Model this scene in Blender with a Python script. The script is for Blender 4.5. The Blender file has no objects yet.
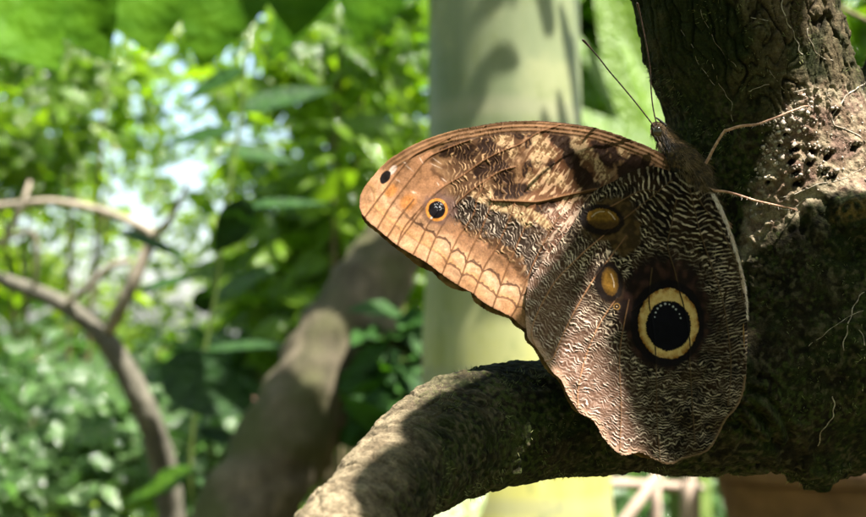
import bpy, bmesh, math, random
import numpy as np
from mathutils import Vector, Matrix
from mathutils.bvhtree import BVHTree

SEED = 7
rng = np.random.default_rng(SEED)
random.seed(SEED)
scene = bpy.context.scene
COL = scene.collection

# ------------------------------------------------------------------ camera frame
D = 0.42            # metres from lens to the butterfly
K = 0.225 / 866     # metres per photo pixel at that distance
CAMZ = 1.4
HY = 340.0          # photo row of the horizon: the lens is shifted to look a little upwards


def P(px, py, d):
    """point of the world seen at photo pixel (px, py), d metres in front of the lens"""
    px = np.asarray(px, float); py = np.asarray(py, float); d = np.asarray(d, float)
    f = K * d / D
    return np.stack(np.broadcast_arrays((px - 433) * f, d + 0 * f, CAMZ - (py - HY) * f), -1)


def to_px(V):
    f = K * V[:, 1] / D
    return V[:, 0] / f + 433, HY - (V[:, 2] - CAMZ) / f


SUN_TO = Vector((.34, -.24, .90)).normalized()          # towards the sun


# ------------------------------------------------------------------ numpy noise
_perm = np.random.default_rng(11).permutation(256)
_perm = np.concatenate([_perm, _perm, _perm])
_g3 = np.random.default_rng(12).normal(size=(256, 3)); _g3 /= np.linalg.norm(_g3, axis=1)[:, None]


NMASK = None         # when set, noise is only worked out where it is True (first axis)


def noise3(p, seed=0):
    p = np.asarray(p, float)
    if NMASK is not None and p.ndim == 2 and len(p) == len(NMASK):
        o = np.zeros(len(p)); o[NMASK] = _noise3(p[NMASK], seed); return o
    return _noise3(p, seed)


def _noise3(p, seed=0):
    p = p + seed * 17.31
    i = np.floor(p).astype(np.int64); f = p - i; i &= 255
    u = f * f * f * (f * (f * 6 - 15) + 10)
    out = 0
    for dx in (0, 1):
        wx = u[..., 0] if dx else 1 - u[..., 0]
        for dy in (0, 1):
            wy = u[..., 1] if dy else 1 - u[..., 1]
            for dz in (0, 1):
                wz = u[..., 2] if dz else 1 - u[..., 2]
                h = _perm[_perm[_perm[(i[..., 0] + dx) & 255] + ((i[..., 1] + dy) & 255)] + ((i[..., 2] + dz) & 255)]
                g = _g3[h]
                out = out + wx * wy * wz * (g[..., 0] * (f[..., 0] - dx) + g[..., 1] * (f[..., 1] - dy) + g[..., 2] * (f[..., 2] - dz))
    return out * 1.5


def noise2(x, y, seed=0):
    return noise3(np.stack([x, y, np.full_like(x, 0.37 + seed * 3.7)], -1), seed)


def fbm3(p, octv=4, seed=0):
    a, o = 1.0, 0
    for k in range(octv):
        o = o + a * noise3(p * 2 ** k, seed + k); a *= .5
    return o


def fbm2(x, y, octv=4, seed=0):
    a, o = 1.0, 0
    for k in range(octv):
        o = o + a * noise2(x * 2 ** k, y * 2 ** k, seed + k); a *= .5
    return o


def sstep(a, b, x):
    t = np.clip((x - a) / (b - a), 0, 1)
    return t * t * (3 - 2 * t)


def mix(a, b, t):
    if np.ndim(t) and np.ndim(a) <= 1: a = np.asarray(a, float)
    t = np.asarray(t)[..., None] if np.ndim(t) else t
    return np.asarray(a) * (1 - t) + np.asarray(b) * t


def catmull(pts, n=8, closed=False):
    p = np.asarray(pts, float); out = []
    N = len(p)
    rngi = range(N if closed else N - 1)
    for i in rngi:
        if closed:
            a, b, c, d = p[i - 1], p[i], p[(i + 1) % N], p[(i + 2) % N]
        else:
            a, b, c, d = p[max(i - 1, 0)], p[i], p[i + 1], p[min(i + 2, N - 1)]
        for t in np.arange(n) / n:
            out.append(.5 * (2 * b + (c - a) * t + (2 * a - 5 * b + 4 * c - d) * t * t + (3 * b - a - 3 * c + d) * t ** 3))
    if not closed: out.append(p[-1])
    return np.array(out)


def seg_dist(X, Y, poly, closed=False, cap=None):
    """unsigned distance to a polyline and nearest point"""
    best = np.full(X.shape, 1e9); nx = np.zeros(X.shape); ny = np.zeros(X.shape)
    n = len(poly)
    for i in range(n if closed else n - 1):
        a = poly[i]; b = poly[(i + 1) % n]; ab = b - a; L = ab @ ab
        if L < 1e-12: continue
        t = np.clip(((X - a[0]) * ab[0] + (Y - a[1]) * ab[1]) / L, 0, 1)
        qx = a[0] + t * ab[0]; qy = a[1] + t * ab[1]
        d = (X - qx) ** 2 + (Y - qy) ** 2
        m = d < best
        best = np.where(m, d, best); nx = np.where(m, qx, nx); ny = np.where(m, qy, ny)
    return np.sqrt(best), nx, ny


def inside(X, Y, poly):
    r = np.zeros(X.shape, bool); n = len(poly)
    for i in range(n):
        x0, y0 = poly[i]; x1, y1 = poly[(i + 1) % n]
        if y0 == y1: continue
        c = ((y0 > Y) != (y1 > Y)) & (X < (x1 - x0) * (Y - y0) / (y1 - y0) + x0)
        r ^= c
    return r


# ------------------------------------------------------------------ mesh helpers
def mesh_np(name, V, F, mat=None, parent=None, smooth=True, attrs=None, faces_idx=None):
    """V (n,3); F (m,3) or (m,4) int array"""
    me = bpy.data.meshes.new(name)
    V = np.asarray(V, np.float32); F = np.asarray(F, np.int32)
    k = F.shape[1]
    me.vertices.add(len(V)); me.vertices.foreach_set('co', V.ravel())
    me.loops.add(F.size); me.loops.foreach_set('vertex_index', F.ravel())
    me.polygons.add(len(F))
    me.polygons.foreach_set('loop_start', np.arange(len(F), dtype=np.int32) * k)
    try: me.polygons.foreach_set('loop_total', np.full(len(F), k, np.int32))
    except Exception: pass
    me.polygons.foreach_set('use_smooth', np.full(len(F), smooth))
    me.update(calc_edges=True)
    me.validate()
    for an, av in (attrs or {}).items():
        av = np.asarray(av, np.float32)
        if av.ndim == 2:
            a = me.attributes.new(an, 'FLOAT_COLOR', 'POINT')
            if av.shape[1] == 3: av = np.concatenate([av, np.ones((len(av), 1), np.float32)], 1)
            a.data.foreach_set('color', av.ravel())
        else:
            a = me.attributes.new(an, 'FLOAT', 'POINT'); a.data.foreach_set('value', av)
    o = bpy.data.objects.new(name, me); COL.objects.link(o)
    if mat: me.materials.append(mat)
    if parent: o.parent = parent
    return o


def put(o, loc):
    """move the origin of a mesh thing to loc, geometry stays"""
    o.data.transform(Matrix.Translation(-Vector(loc))); o.location = loc
    return o


def empty(name, loc, label, cat, group=None, kind=None):
    o = bpy.data.objects.new(name, None); COL.objects.link(o); o.location = loc; o.empty_display_size = .01
    tag(o, label, cat, group, kind); return o


def tag(o, label=None, cat=None, group=None, kind=None):
    if label: o['label'] = label
    if cat: o['category'] = cat
    if group: o['group'] = group
    if kind: o['kind'] = kind
    return o


def child(o, parent):
    """parent o keeping its world geometry"""
    o.parent = parent
    o.matrix_parent_inverse = Matrix.Translation(-world_t(parent))
    return o


def world_t(o):
    """translation of o in the world (only translations are used)"""
    v = Vector((0, 0, 0))
    while o is not None:
        v = v + Vector(o.location) + (o.matrix_parent_inverse.to_translation() if o.parent else Vector((0, 0, 0))); o = o.parent
    return v


def child2(o, parent):
    o.parent = parent; o.matrix_parent_inverse = Matrix.Translation(-world_t(parent)); return o


def tube(pts, rad, n=10, cap=True):
    """swept tube arrays"""
    pts = np.asarray(pts, float); rad = np.broadcast_to(np.asarray(rad, float), (len(pts),))
    T = np.gradient(pts, axis=0); T /= np.linalg.norm(T, axis=1)[:, None] + 1e-12
    ref = np.array([0, 1.0, 0]) if abs(T[0][1]) < .9 else np.array([1.0, 0, 0])
    N = np.cross(T[0], ref); N /= np.linalg.norm(N)
    V = []; ang = np.arange(n) * 2 * math.pi / n
    for i in range(len(pts)):
        N = N - (N @ T[i]) * T[i]; N /= np.linalg.norm(N) + 1e-12
        B = np.cross(T[i], N)
        V.append(pts[i] + rad[i] * (np.cos(ang)[:, None] * N + np.sin(ang)[:, None] * B))
    V = np.concatenate(V); F = []
    for i in range(len(pts) - 1):
        a = i * n
        for j in range(n):
            j2 = (j + 1) % n
            F.append((a + j, a + j2, a + n + j2, a + n + j))
    if cap:
        c0 = len(V); V = np.concatenate([V, [pts[0] - T[0] * rad[0] * .6], [pts[-1] + T[-1] * rad[-1] * .6]])
        e = (len(pts) - 1) * n
        for j in range(n):
            j2 = (j + 1) % n
            F.append((c0, j2, j, c0)); F.append((c0 + 1, e + j, e + j2, c0 + 1))
    F = np.array(F)
    return V, F


def tris_fix(V, F):
    """split quads with a doubled corner into plain triangles: returns triangle array"""
    F = np.asarray(F)
    a = F[:, [0, 1, 2]]; b = F[:, [0, 2, 3]]
    good = np.concatenate([a, b])
    m = (good[:, 0] != good[:, 1]) & (good[:, 1] != good[:, 2]) & (good[:, 0] != good[:, 2])
    return good[m]


def merge(parts):
    V, F, n = [], [], 0
    for v, f in parts:
        V.append(v); F.append(np.asarray(f) + n); n += len(v)
    return np.concatenate(V), np.concatenate(F)


def tube_obj(name, pts, rad, mat, parent=None, n=10, attrs=None):
    V, F = tube(pts, rad, n)
    return mesh_np(name, V, tris_fix(V, F), mat, parent, attrs=attrs)


# ------------------------------------------------------------------ materials
class NT:
    def __init__(s, name):
        s.m = bpy.data.materials.new(name); s.m.use_nodes = True
        s.t = s.m.node_tree; s.t.nodes.clear()
        s.out = s.n('ShaderNodeOutputMaterial')

    def n(s, typ, inputs=None, **kw):
        nd = s.t.nodes.new(typ)
        for k, v in kw.items(): setattr(nd, k, v)
        for k, v in (inputs or {}).items():
            if hasattr(v, 'is_output') or isinstance(v, bpy.types.NodeSocket): s.t.links.new(v, nd.inputs[k])
            else: nd.inputs[k].default_value = v
        return nd

    def attr(s, name, out='Color'):
        return s.n('ShaderNodeAttribute', attribute_name=name).outputs[out]

    def pos(s):
        return s.n('ShaderNodeNewGeometry').outputs['Position']

    def noise(s, scale, detail=4, rough=.55, vec=None, out='Fac'):
        i = {'Scale': scale, 'Detail': detail, 'Roughness': rough}
        i['Vector'] = vec if vec is not None else s.pos()
        return s.n('ShaderNodeTexNoise', i).outputs[out]

    def ramp(s, fac, stops):
        r = s.n('ShaderNodeValToRGB', {'Fac': fac})
        e = r.color_ramp.elements
        while len(e) < len(stops): e.new(.5)
        for k, (p, c) in enumerate(stops):
            e[k].position = p; e[k].color = (*c, 1) if len(c) == 3 else c
        return r.outputs['Color']

    def mixc(s, fac, a, b, blend='MIX'):
        m = s.n('ShaderNodeMix', data_type='RGBA', blend_type=blend)
        for idx, v in ((0, fac), (6, a), (7, b)):
            if isinstance(v, bpy.types.NodeSocket): s.t.links.new(v, m.inputs[idx])
            else: m.inputs[idx].default_value = v if idx == 0 else ((*v, 1) if len(v) == 3 else v)
        return m.outputs[2]

    def math(s, op, a, b=0.0):
        m = s.n('ShaderNodeMath', operation=op)
        for i, v in enumerate((a, b)):
            if isinstance(v, bpy.types.NodeSocket): s.t.links.new(v, m.inputs[i])
            else: m.inputs[i].default_value = v
        return m.outputs[0]

    def bump(s, h, strength, dist):
        return s.n('ShaderNodeBump', {'Height': h, 'Strength': strength, 'Distance': dist}).outputs[0]

    def pbsdf(s, color, rough=.6, spec=.4, normal=None, **kw):
        i = {'Base Color': color if isinstance(color, bpy.types.NodeSocket) else (*color, 1), 'Roughness': rough, 'Specular IOR Level': spec}
        if normal is not None: i['Normal'] = normal
        for k, v in kw.items(): i[k.replace('_', ' ')] = v
        return s.n('ShaderNodeBsdfPrincipled', i).outputs[0]

    def done(s, sh):
        s.t.links.new(sh, s.out.inputs['Surface']); return s.m


def leaf_mat(name, dark, light, transl=.45, rough=.38, tcol=None, nscale=30, spec=.5):
    t = NT(name)
    tone = t.attr('tone', 'Fac')
    c = t.mixc(tone, dark, light)
    c = t.mixc(t.math('MULTIPLY', t.noise(nscale, 3), .45), c, [x * .55 for x in dark])
    p = t.pbsdf(c, rough, spec, t.bump(t.noise(nscale * 4, 2), .9, .006))
    tc = t.mixc(1.0, c, tcol or (1.15, 1.2, .28), 'MULTIPLY')
    tr = t.n('ShaderNodeBsdfTranslucent', {'Color': tc}).outputs[0]
    m = t.n('ShaderNodeMixShader', {0: transl, 1: p, 2: tr}).outputs[0]
    return t.done(m)


def wood_mat(name, c0, c1, c2, scale=60, stretch=(1, 1, .35), bumpd=.002, moss=None):
    t = NT(name)
    mp = t.n('ShaderNodeMapping', {'Vector': t.pos(), 'Scale': stretch}).outputs[0]
    n1 = t.noise(scale, 6, .65, mp); n2 = t.noise(scale * .22, 3, .5)
    c = t.ramp(n1, [(.3, c0), (.55, c1), (.75, c2)])
    if moss: c = t.mixc(t.ramp(n2, [(.45, (0, 0, 0)), (.62, (1, 1, 1))]), c, moss)
    return t.done(t.pbsdf(c, .85, .2, t.bump(n1, .8, bumpd)))


# ================================================================== BUTTERFLY
HIND = [(672, 172), (655, 166.5), (640, 168.5), (631, 172), (613, 181.5), (597, 189.5), (588, 198), (582, 207), (578, 215), (570, 228), (558, 243),
        (546, 257), (536.5, 270), (529.5, 281), (526.3, 295), (525.4, 312), (526.2, 328), (528.5, 339), (537.2, 349), (545, 361), (552, 371.5),
        (561.6, 381), (566.6, 393), (574, 405), (580, 413), (591.6, 419.5), (597.5, 427), (602, 436), (610, 446), (618, 453), (624, 455.3),
        (632, 454), (640, 452.3), (649, 456.5), (657, 461), (666, 464), (674, 463.6), (683, 459), (693, 456.5), (703, 453.5), (711, 448), (718.7, 435),
        (726.5, 419.5), (736, 409), (743, 394.5), (746, 378), (747, 350), (747.3, 325), (746.5, 300), (744, 280), (737.5, 251), (729.5, 227),
        (722.5, 209), (714.5, 193.5), (704, 182), (690, 174)]
FORE = [(672, 166), (667, 157), (649, 147), (630, 139.3), (613, 133), (594, 127.6), (568.7, 123.5), (545, 121.2), (530, 120.8), (513, 121.2), (495, 123), (475.8, 126.3),
        (455, 130.3), (432, 137), (413, 144.8), (399.5, 152.7), (386, 162), (372.4, 177), (364, 187.5), (360, 198), (359.6, 206), (361.2, 213), (364.5, 217.3),
        (369.5, 223), (377, 229), (387, 237.3), (397.5, 245.8), (413, 255), (426.3, 262.7), (442, 274.6), (458.5, 285.7), (472, 293), (480, 300), (492.5, 307.7),
        (511, 317), (524.6, 328), (540, 331), (570, 300), (610, 250), (655, 195)]
FARF = [(672, 164), (640, 146), (594, 129.5), (530, 122.8), (475, 128), (432, 139), (399, 155), (372, 179), (361, 200), (361.5, 215), (366.5, 224.5), (377, 233),
        (391.7, 245.5), (405, 255.5), (417, 265.5), (432, 272.5), (440, 280.5), (450, 287.5), (462.5, 291.3), (470, 292.2), (474.5, 302), (488.7, 311.8), (508, 318.5), (514, 325.3),
        (523, 331.3), (528, 335), (545, 325), (600, 260), (650, 195)]
FARH = [(668, 172), (600, 200), (548, 265), (530, 300), (525, 325), (525.2, 339.5), (534, 349.5), (542.5, 365), (550, 373.8), (559, 382), (565, 395), (571, 407), (577, 412.5), (592, 421),
        (610, 444), (625, 452), (660, 460), (690, 452), (720, 425), (742, 380), (742, 300), (722, 220), (700, 180)]

VF = [[(596, 189.5), (578, 193), (560, 197), (545, 200.5), (533, 202), (510, 201), (493, 200.6), (491, 199.6)],
      [(560, 124.8), (540, 132), (528, 139), (518.5, 145), (501, 151.5), (483, 161), (463, 175), (445.6, 185.5), (433, 195.5), (418, 210.6), (404, 228), (397.5, 245.6)],
      [(515, 167), (501, 171), (486, 180), (471, 190.5), (458, 202), (448, 215.6), (438, 233), (431, 249), (426.3, 262.7)],
      [(470, 140), (447, 148.5), (428, 158), (414, 175), (398, 195.5), (388, 210), (377, 229)],
      [(450, 138), (432, 146), (413, 156), (400, 170), (385, 190), (370, 210), (365, 217)],
      [(435, 194), (432, 196), (415, 219), (401, 238), (398, 245.5)],
      [(414, 199), (401, 215), (393, 228), (387, 237.3)],
      [(444, 203), (429.5, 222), (421, 239.5), (413, 255)],
      [(491, 176), (478, 196), (473, 215.5), (461, 233), (453.5, 247), (447, 262), (442, 274.6)],
      [(493, 201), (489, 210), (481.6, 229), (471, 250), (464, 270), (458, 285.5)],
      [(515, 201), (511, 215), (498, 244.5), (486, 264), (479, 280), (474, 293.6)],
      [(536, 202), (533, 210), (524, 229), (511.6, 258), (503, 279), (493, 307)],
      [(560, 215), (548, 235), (533, 265), (524, 288), (517.7, 305), (511, 317)]]
VH = [[(672, 180), (658.6, 191), (639, 207), (620, 222), (598.7, 239.6), (583, 253), (558, 278), (545, 298), (534.5, 320), (531.6, 336), (537, 348)],
      [(626, 236), (610, 257.7), (592.5, 281), (572, 316), (558, 346), (553, 358), (546, 361)],
      [(617, 298), (607, 312), (598, 327), (588, 350), (583, 366), (578, 390), (578, 407)],
      [(629, 300), (622, 335), (619.5, 360), (620.5, 389), (621, 409), (620, 449)],
      [(652, 268), (649, 299), (652, 320), (655, 343.5), (656, 363), (656.5, 385), (657, 420), (660, 460)],
      [(676.4, 199), (671.6, 224.5), (667.7, 246), (674, 268), (680, 293), (684, 307), (689.6, 338), (690, 360), (692, 400), (695, 440)],
      [(690, 190), (699, 228), (707, 253), (720, 290), (728, 330), (731, 370), (728, 405)],
      [(694, 192), (706, 210), (718, 224.5), (728, 243), (738, 268), (743, 300)],
      [(632, 310.6), (640, 304), (649, 299)],
      [(659, 192), (645, 190), (630, 196), (612, 206), (597, 212)]]
VF = [catmull(v, 5) for v in VF]; VH = [catmull(v, 5) for v in VH]


def wing_grid(poly, step, sub=6):
    pl = catmull(poly, sub * 3, closed=True)
    x0, y0 = pl.min(0) - 2 * step; x1, y1 = pl.max(0) + 2 * step
    xs = np.arange(x0, x1, step); ys = np.arange(y0, y1, step)
    X, Y = np.meshgrid(xs, ys)
    nrm_ = np.roll(pl, -1, 0) - np.roll(pl, 1, 0); nrm_ = np.stack([nrm_[:, 1], -nrm_[:, 0]], 1) / (np.linalg.norm(nrm_, axis=1)[:, None] + 1e-9)
    pl = pl + nrm_ * (.55 * noise2(pl[:, 0] / 2.2, pl[:, 1] / 2.2, 57) + .35 * noise2(pl[:, 0] / .9, pl[:, 1] / .9, 58))[:, None]     # frayed, not ruled
    d, nx, ny = seg_dist(X, Y, pl, closed=True)
    ins = inside(X, Y, pl)
    sd = np.where(ins, d, -d)
    keep = sd > -0.8 * step
    snap = ~ins & keep
    X = np.where(snap, nx, X); Y = np.where(snap, ny, Y)
    sd = np.where(snap, 0, sd)
    return X, Y, sd, keep


def wing_mesh(name, X, Y, keep, depth, colour, mat, parent, thick, extra=None):
    idx = -np.ones(X.shape, np.int64); idx[keep] = np.arange(keep.sum())
    a, b, c, d = idx[:-1, :-1], idx[:-1, 1:], idx[1:, 1:], idx[1:, :-1]
    ok = (a >= 0) & (b >= 0) & (c >= 0) & (d >= 0)
    F = np.stack([a[ok], d[ok], c[ok], b[ok]], -1)
    V = P(X[keep], Y[keep], D + depth[keep])
    n = len(V)
    # second skin behind, stitched along the open border
    V2 = P(X[keep], Y[keep], D + depth[keep] + thick)
    E = {}
    e = np.concatenate([F[:, [0, 1]], F[:, [1, 2]], F[:, [2, 3]], F[:, [3, 0]]])
    key = np.minimum(e[:, 0], e[:, 1]) * n + np.maximum(e[:, 0], e[:, 1])
    u, inv, cnt = np.unique(key, return_inverse=True, return_counts=True)
    bord = e[cnt[inv] == 1]
    S = np.stack([bord[:, 1], bord[:, 0], bord[:, 0] + n, bord[:, 1] + n], -1)
    Fall = np.concatenate([F, F[:, ::-1] + n, S])
    at = {'pattern': np.concatenate([colour[keep]] * 2)}
    for k, v in (extra or {}).items(): at[k] = np.concatenate([v[keep]] * 2)
    o = mesh_np(name, np.concatenate([V, V2]), Fall, mat, attrs=at)
    return child(o, parent)


def gabor_tex(H, W, f0, bw, ft, seed):
    r = np.random.default_rng(seed)
    w = np.fft.fft2(r.normal(size=(H, W)))
    fy = np.abs(np.fft.fftfreq(H))[:, None]; fx = np.abs(np.fft.fftfreq(W))[None]
    filt = np.exp(-((fy - f0) / bw) ** 2 / 2) * np.exp(-(fx / ft) ** 2 / 2)
    z = np.fft.ifft2(w * filt)
    t = z.real
    # even out the amplitude so every ridge reads
    an = np.fft.fft2(t ** 2); lo = np.exp(-(fy / (f0 * .35)) ** 2) * np.exp(-(fx / .05) ** 2)
    amp = np.sqrt(np.maximum(np.fft.ifft2(an * lo).real, 1e-9))
    return t / amp


def sample(T, y, x):
    H, W = T.shape
    y = y % H; x = x % W
    i = np.floor(y).astype(int) % H; j = np.floor(x).astype(int) % W
    fy = y - np.floor(y); fx = x - np.floor(x); i2 = (i + 1) % H; j2 = (j + 1) % W
    return (T[i, j] * (1 - fx) + T[i, j2] * fx) * (1 - fy) + (T[i2, j] * (1 - fx) + T[i2, j2] * fx) * fy


def ell(X, Y, cx, cy, rx, ry, deg=0):
    a = math.radians(deg); dx = X - cx; dy = Y - cy
    u = dx * math.cos(a) + dy * math.sin(a); v = -dx * math.sin(a) + dy * math.cos(a)
    return np.hypot(u / rx, v / ry)


def veins_dist(X, Y, VV):
    b = np.full(X.shape, 1e9)
    for v in VV: b = np.minimum(b, seg_dist(X, Y, v)[0])
    return b


LEAN = 0.21     # the wings lean back: metres of depth per metre of height


def lean(Y): return (300 - Y) * K * LEAN


# ---------------- hindwing
X, Y, sd, keep = wing_grid(HIND, .52)
dv = veins_dist(X, Y, VH)
dm_out = seg_dist(X, Y, catmull([(525, 322), *HIND[17:46]], 6))[0]
dm_fore = seg_dist(X, Y, catmull(HIND[2:16], 6))[0]
dm_anal = seg_dist(X, Y, catmull(HIND[46:54], 6))[0]
bx, by = 700., 165.
r = np.hypot(X - bx, Y - by); th = np.arctan2(Y - by, bx - X)
wob = noise2(X / 20, Y / 20, 3)
# integrate the ripple spacing outwards
rr = np.linspace(0, 420, 2000); ph = np.cumsum(1 / (6.0 - 2.75 * sstep(45, 150, rr))) * (rr[1] - rr[0])
tz = th * 150
arc = (th - 1.0) * r; near = sstep(35, 120, r)
rw = r + (.35 + .65 * near) * (2.3 * noise2(arc / 4.6, r / 8, 5) + 1.0 * noise2(arc / 2.2, r / 5, 4)) + 5 * noise2(X / 34, Y / 34, 6) + (.6 + 1.6 * near) * noise2(X / 10, Y / 10, 7) - 1.8 * np.exp(-(dv / 3.5) ** 2)
# the ripples lie flatter (nearly level) in the lower half
level = sstep(330, 400, Y) * sstep(590, 640, X)
rw = rw * (1 - level) + level * ((Y - 165) * 1.0 + 2.4 * noise2(X / 4.4, Y / 7, 8) + 1.0 * noise2(X / 2.1, Y / 5, 11) + 6 * noise2(X / 30, Y / 22, 9) + 2.4 * noise2(X / 9, Y / 9, 10))
anal = sstep(700, 716, X) * (1 - sstep(330, 370, Y))
rw = rw * (1 - anal) + anal * ((Y - 165) * 1.0 + (X - 715) * .35 * np.sin(Y / 40) + 1.2 * noise2(X / 8, Y / 8, 12))
phase = np.interp(rw, rr, ph)
G = gabor_tex(1024, 1024, 1 / 10., .019, 1 / 19., 5)
val = sample(G, phase * 10, arc * (.75 + .5 * near) + 400)
L = sstep(.30, 1.22, val + .20 * noise2(X / 1.7, Y / 1.7, 13) + .12 * noise2(X / 4, Y / 3, 16))
G3 = gabor_tex(1024, 1024, 1 / 10., .022, 1 / 16., 15)
slant = 2.6 * sstep(-.2, .2, noise2(X / 26, Y / 26, 18)) - 1.3
val3 = sample(G3, phase * 10 + arc * slant, arc * 1.2 + 90)
L = np.maximum(L, .48 * sstep(.55, 1.4, val3 + .3 * noise2(X / 1.8, Y / 1.8, 19)) * sstep(60, 110, r))       # cross links: a net, not plain stripes
L *= .30 + .70 * sstep(-.22, .30, noise2(X / 8, Y / 5, 14) + .5 * noise2(X / 22, Y / 22, 15))
# zones
halo = ell(X, Y, 667, 318, 45, 52, 0) + .12 * noise2(X / 12, Y / 12, 20)
hz = 1 - sstep(.86, 1.08, halo)
between = 1 - sstep(.8, 1.1, ell(X, Y, 642, 300, 26, 34, 15) + .15 * noise2(X / 9, Y / 9, 21))
up = 1 - sstep(.7, 1.1, ell(X, Y, 668, 272, 36, 18, 10) + .15 * noise2(X / 9, Y / 9, 22))
patch = 1 - sstep(.75, 1.05, np.minimum(ell(X, Y, 608, 219, 31, 22, -28), ell(X, Y, 625, 235, 18, 22, 20)) + .16 * noise2(X / 8, Y / 8, 23))
patch2 = 1 - sstep(.75, 1.05, ell(X, Y, 610, 284, 15, 23, -12) + .1 * noise2(X / 8, Y / 8, 24))
quiet = np.clip(hz + between * .85 + up * .8 + patch + patch2, 0, 1)
left = 1 - sstep(22, 84, dm_out + 10 * wob + .5 * np.maximum(X - 640, 0) + 30 * sstep(620, 700, X))       # pale outer band
left = np.maximum(left * (1 - sstep(610, 660, X)), (1 - sstep(10, 55, dm_fore + 12 * wob)) * sstep(225, 290, Y))
light_band = sstep(-.1, .5, noise2(X / 30, Y / 16, 25))
bright = .55 + .35 * light_band
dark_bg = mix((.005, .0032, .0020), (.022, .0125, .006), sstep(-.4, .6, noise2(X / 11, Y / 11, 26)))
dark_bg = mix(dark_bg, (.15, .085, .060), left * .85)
line_c = mix((.40, .33, .23), (.74, .64, .50), bright)
olive = sstep(.0, .5, noise2(X / 26, Y / 17, 27)) * sstep(640, 670, X) * sstep(340, 370, Y)
line_c = mix(line_c, (.20, .15, .06), olive * .8)
line_c = mix(line_c, (.80, .66, .62), left)
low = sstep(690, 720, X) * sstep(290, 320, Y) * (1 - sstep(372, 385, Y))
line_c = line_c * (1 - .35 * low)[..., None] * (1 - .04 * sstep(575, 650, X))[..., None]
L = L * (1 - .25 * sstep(610, 680, X))  # right-hand ripples dimmed: part of the shade sits in the pattern
midc = mix((.085, .052, .026), (.30, .19, .14), left)
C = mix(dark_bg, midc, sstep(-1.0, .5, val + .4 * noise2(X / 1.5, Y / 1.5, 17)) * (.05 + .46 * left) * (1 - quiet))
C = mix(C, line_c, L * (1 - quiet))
# pinkish margin and the pale anal fringe
C = mix(C, (.60, .40, .31), (1 - sstep(2.5, 8.5, dm_out + 2 * noise2(X / 6, Y / 6, 30))) * (1 - sstep(628, 655, X)) * .85)
C = mix(C, (.20, .13, .075), (1 - sstep(.8, 3.2, dm_out)) * sstep(640, 660, X) * .85)
dark_purple = mix((.013, .008, .007), (.045, .022, .017), sstep(-.2, .6, noise2(X / 7, Y / 10, 31)))
C = mix(C, dark_purple, np.clip(hz * .95 + between * .8 + up * .75, 0, 1))
C = mix(C, mix((.040, .026, .011), (.105, .066, .026), sstep(-.3, .5, noise2(X / 6, Y / 6, 32))), patch * .9)
C = mix(C, (.05, .03, .018), patch2 * .85)
fr = .9 * (1 - sstep(.8, np.interp(Y, [190, 240, 300], [5.6, 4.6, 2.4]), dm_anal + 2.8 * noise2(X / 1.5, Y / 4, 33))) * sstep(190, 200, Y) * (1 - sstep(286, 312, Y))
C = mix(C, (.60, .48, .40), fr)
# veins
dvj = dv + .25 * noise2(X / 4, Y / 4, 34)
vmask = 1 - sstep(.3, .95, dvj)
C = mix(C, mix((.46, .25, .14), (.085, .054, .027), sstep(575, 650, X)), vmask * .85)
# big eyespot
e = ell(X, Y, 668.5, 323.8, 1, 1.17, 4)
dist_e = np.hypot((X - 668.2) * 1.0, (Y - 323.6) / 1.17) + .7 * noise2(X / 3, Y / 3, 35) + .5 * noise2(X / 1.1, Y / 1.1, 39) + .8 * noise2(X / 18, Y / 18, 44)
blk = 1 - sstep(36, 38, np.hypot(X - 667.5, (Y - 323) / 1.17) + 1.0 * noise2(X / 6, Y / 6, 36))
C = mix(C, (.006, .005, .006), blk * .93)
ring = 1 - sstep(29.4, 30.6, dist_e)
ringc = mix((.58, .41, .15), (.27, .125, .022), sstep(25, 30, dist_e + .8 * noise2(X / 1.4, Y / 1.4, 45)))
ringc = mix(ringc, (.74, .58, .26), sstep(-.2, .5, noise2(X / 5, Y / 5, 37)) * .5)
C = mix(C, ringc, ring)
pup = 1 - sstep(22.0, 23.4, np.hypot(X - 668.5, (Y - 325.8) / 1.1) + .9 * noise2(X / 1.4, Y / 1.4, 38) + .8 * noise2(X / 9, Y / 9, 46))
C = mix(C, (.004, .004, .007), pup)
C = mix(C, (.012, .010, .010), (1 - sstep(.4, .9, seg_dist(X, Y, VH[4])[0])) * ring * (1 - pup))
C = mix(C, (.012, .010, .010), (1 - sstep(.4, .9, seg_dist(X, Y, VH[5])[0])) * ring * (1 - pup))
gl = np.zeros(X.shape)
for (qx, qy, qr) in ((654.8, 317, 1.1), (655.6, 312.5, 1.2), (657.6, 308.6, 1.3), (660.8, 305.6, 1.5), (665.3, 303.8, 1.6), (669.3, 304.4, 1.1), (673.2, 306.6, 1.5), (676, 309.3, 1.4), (679.4, 314, 1.0), (680.6, 318, 1.1)):
    gl = np.maximum(gl, .8 * (1 - sstep(.2, 1.05, np.hypot(X - qx, Y - qy) / qr + .35 * noise2(X / .9, Y / .9, 40))))
C = mix(C, (.66, .72, .80), gl)
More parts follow.
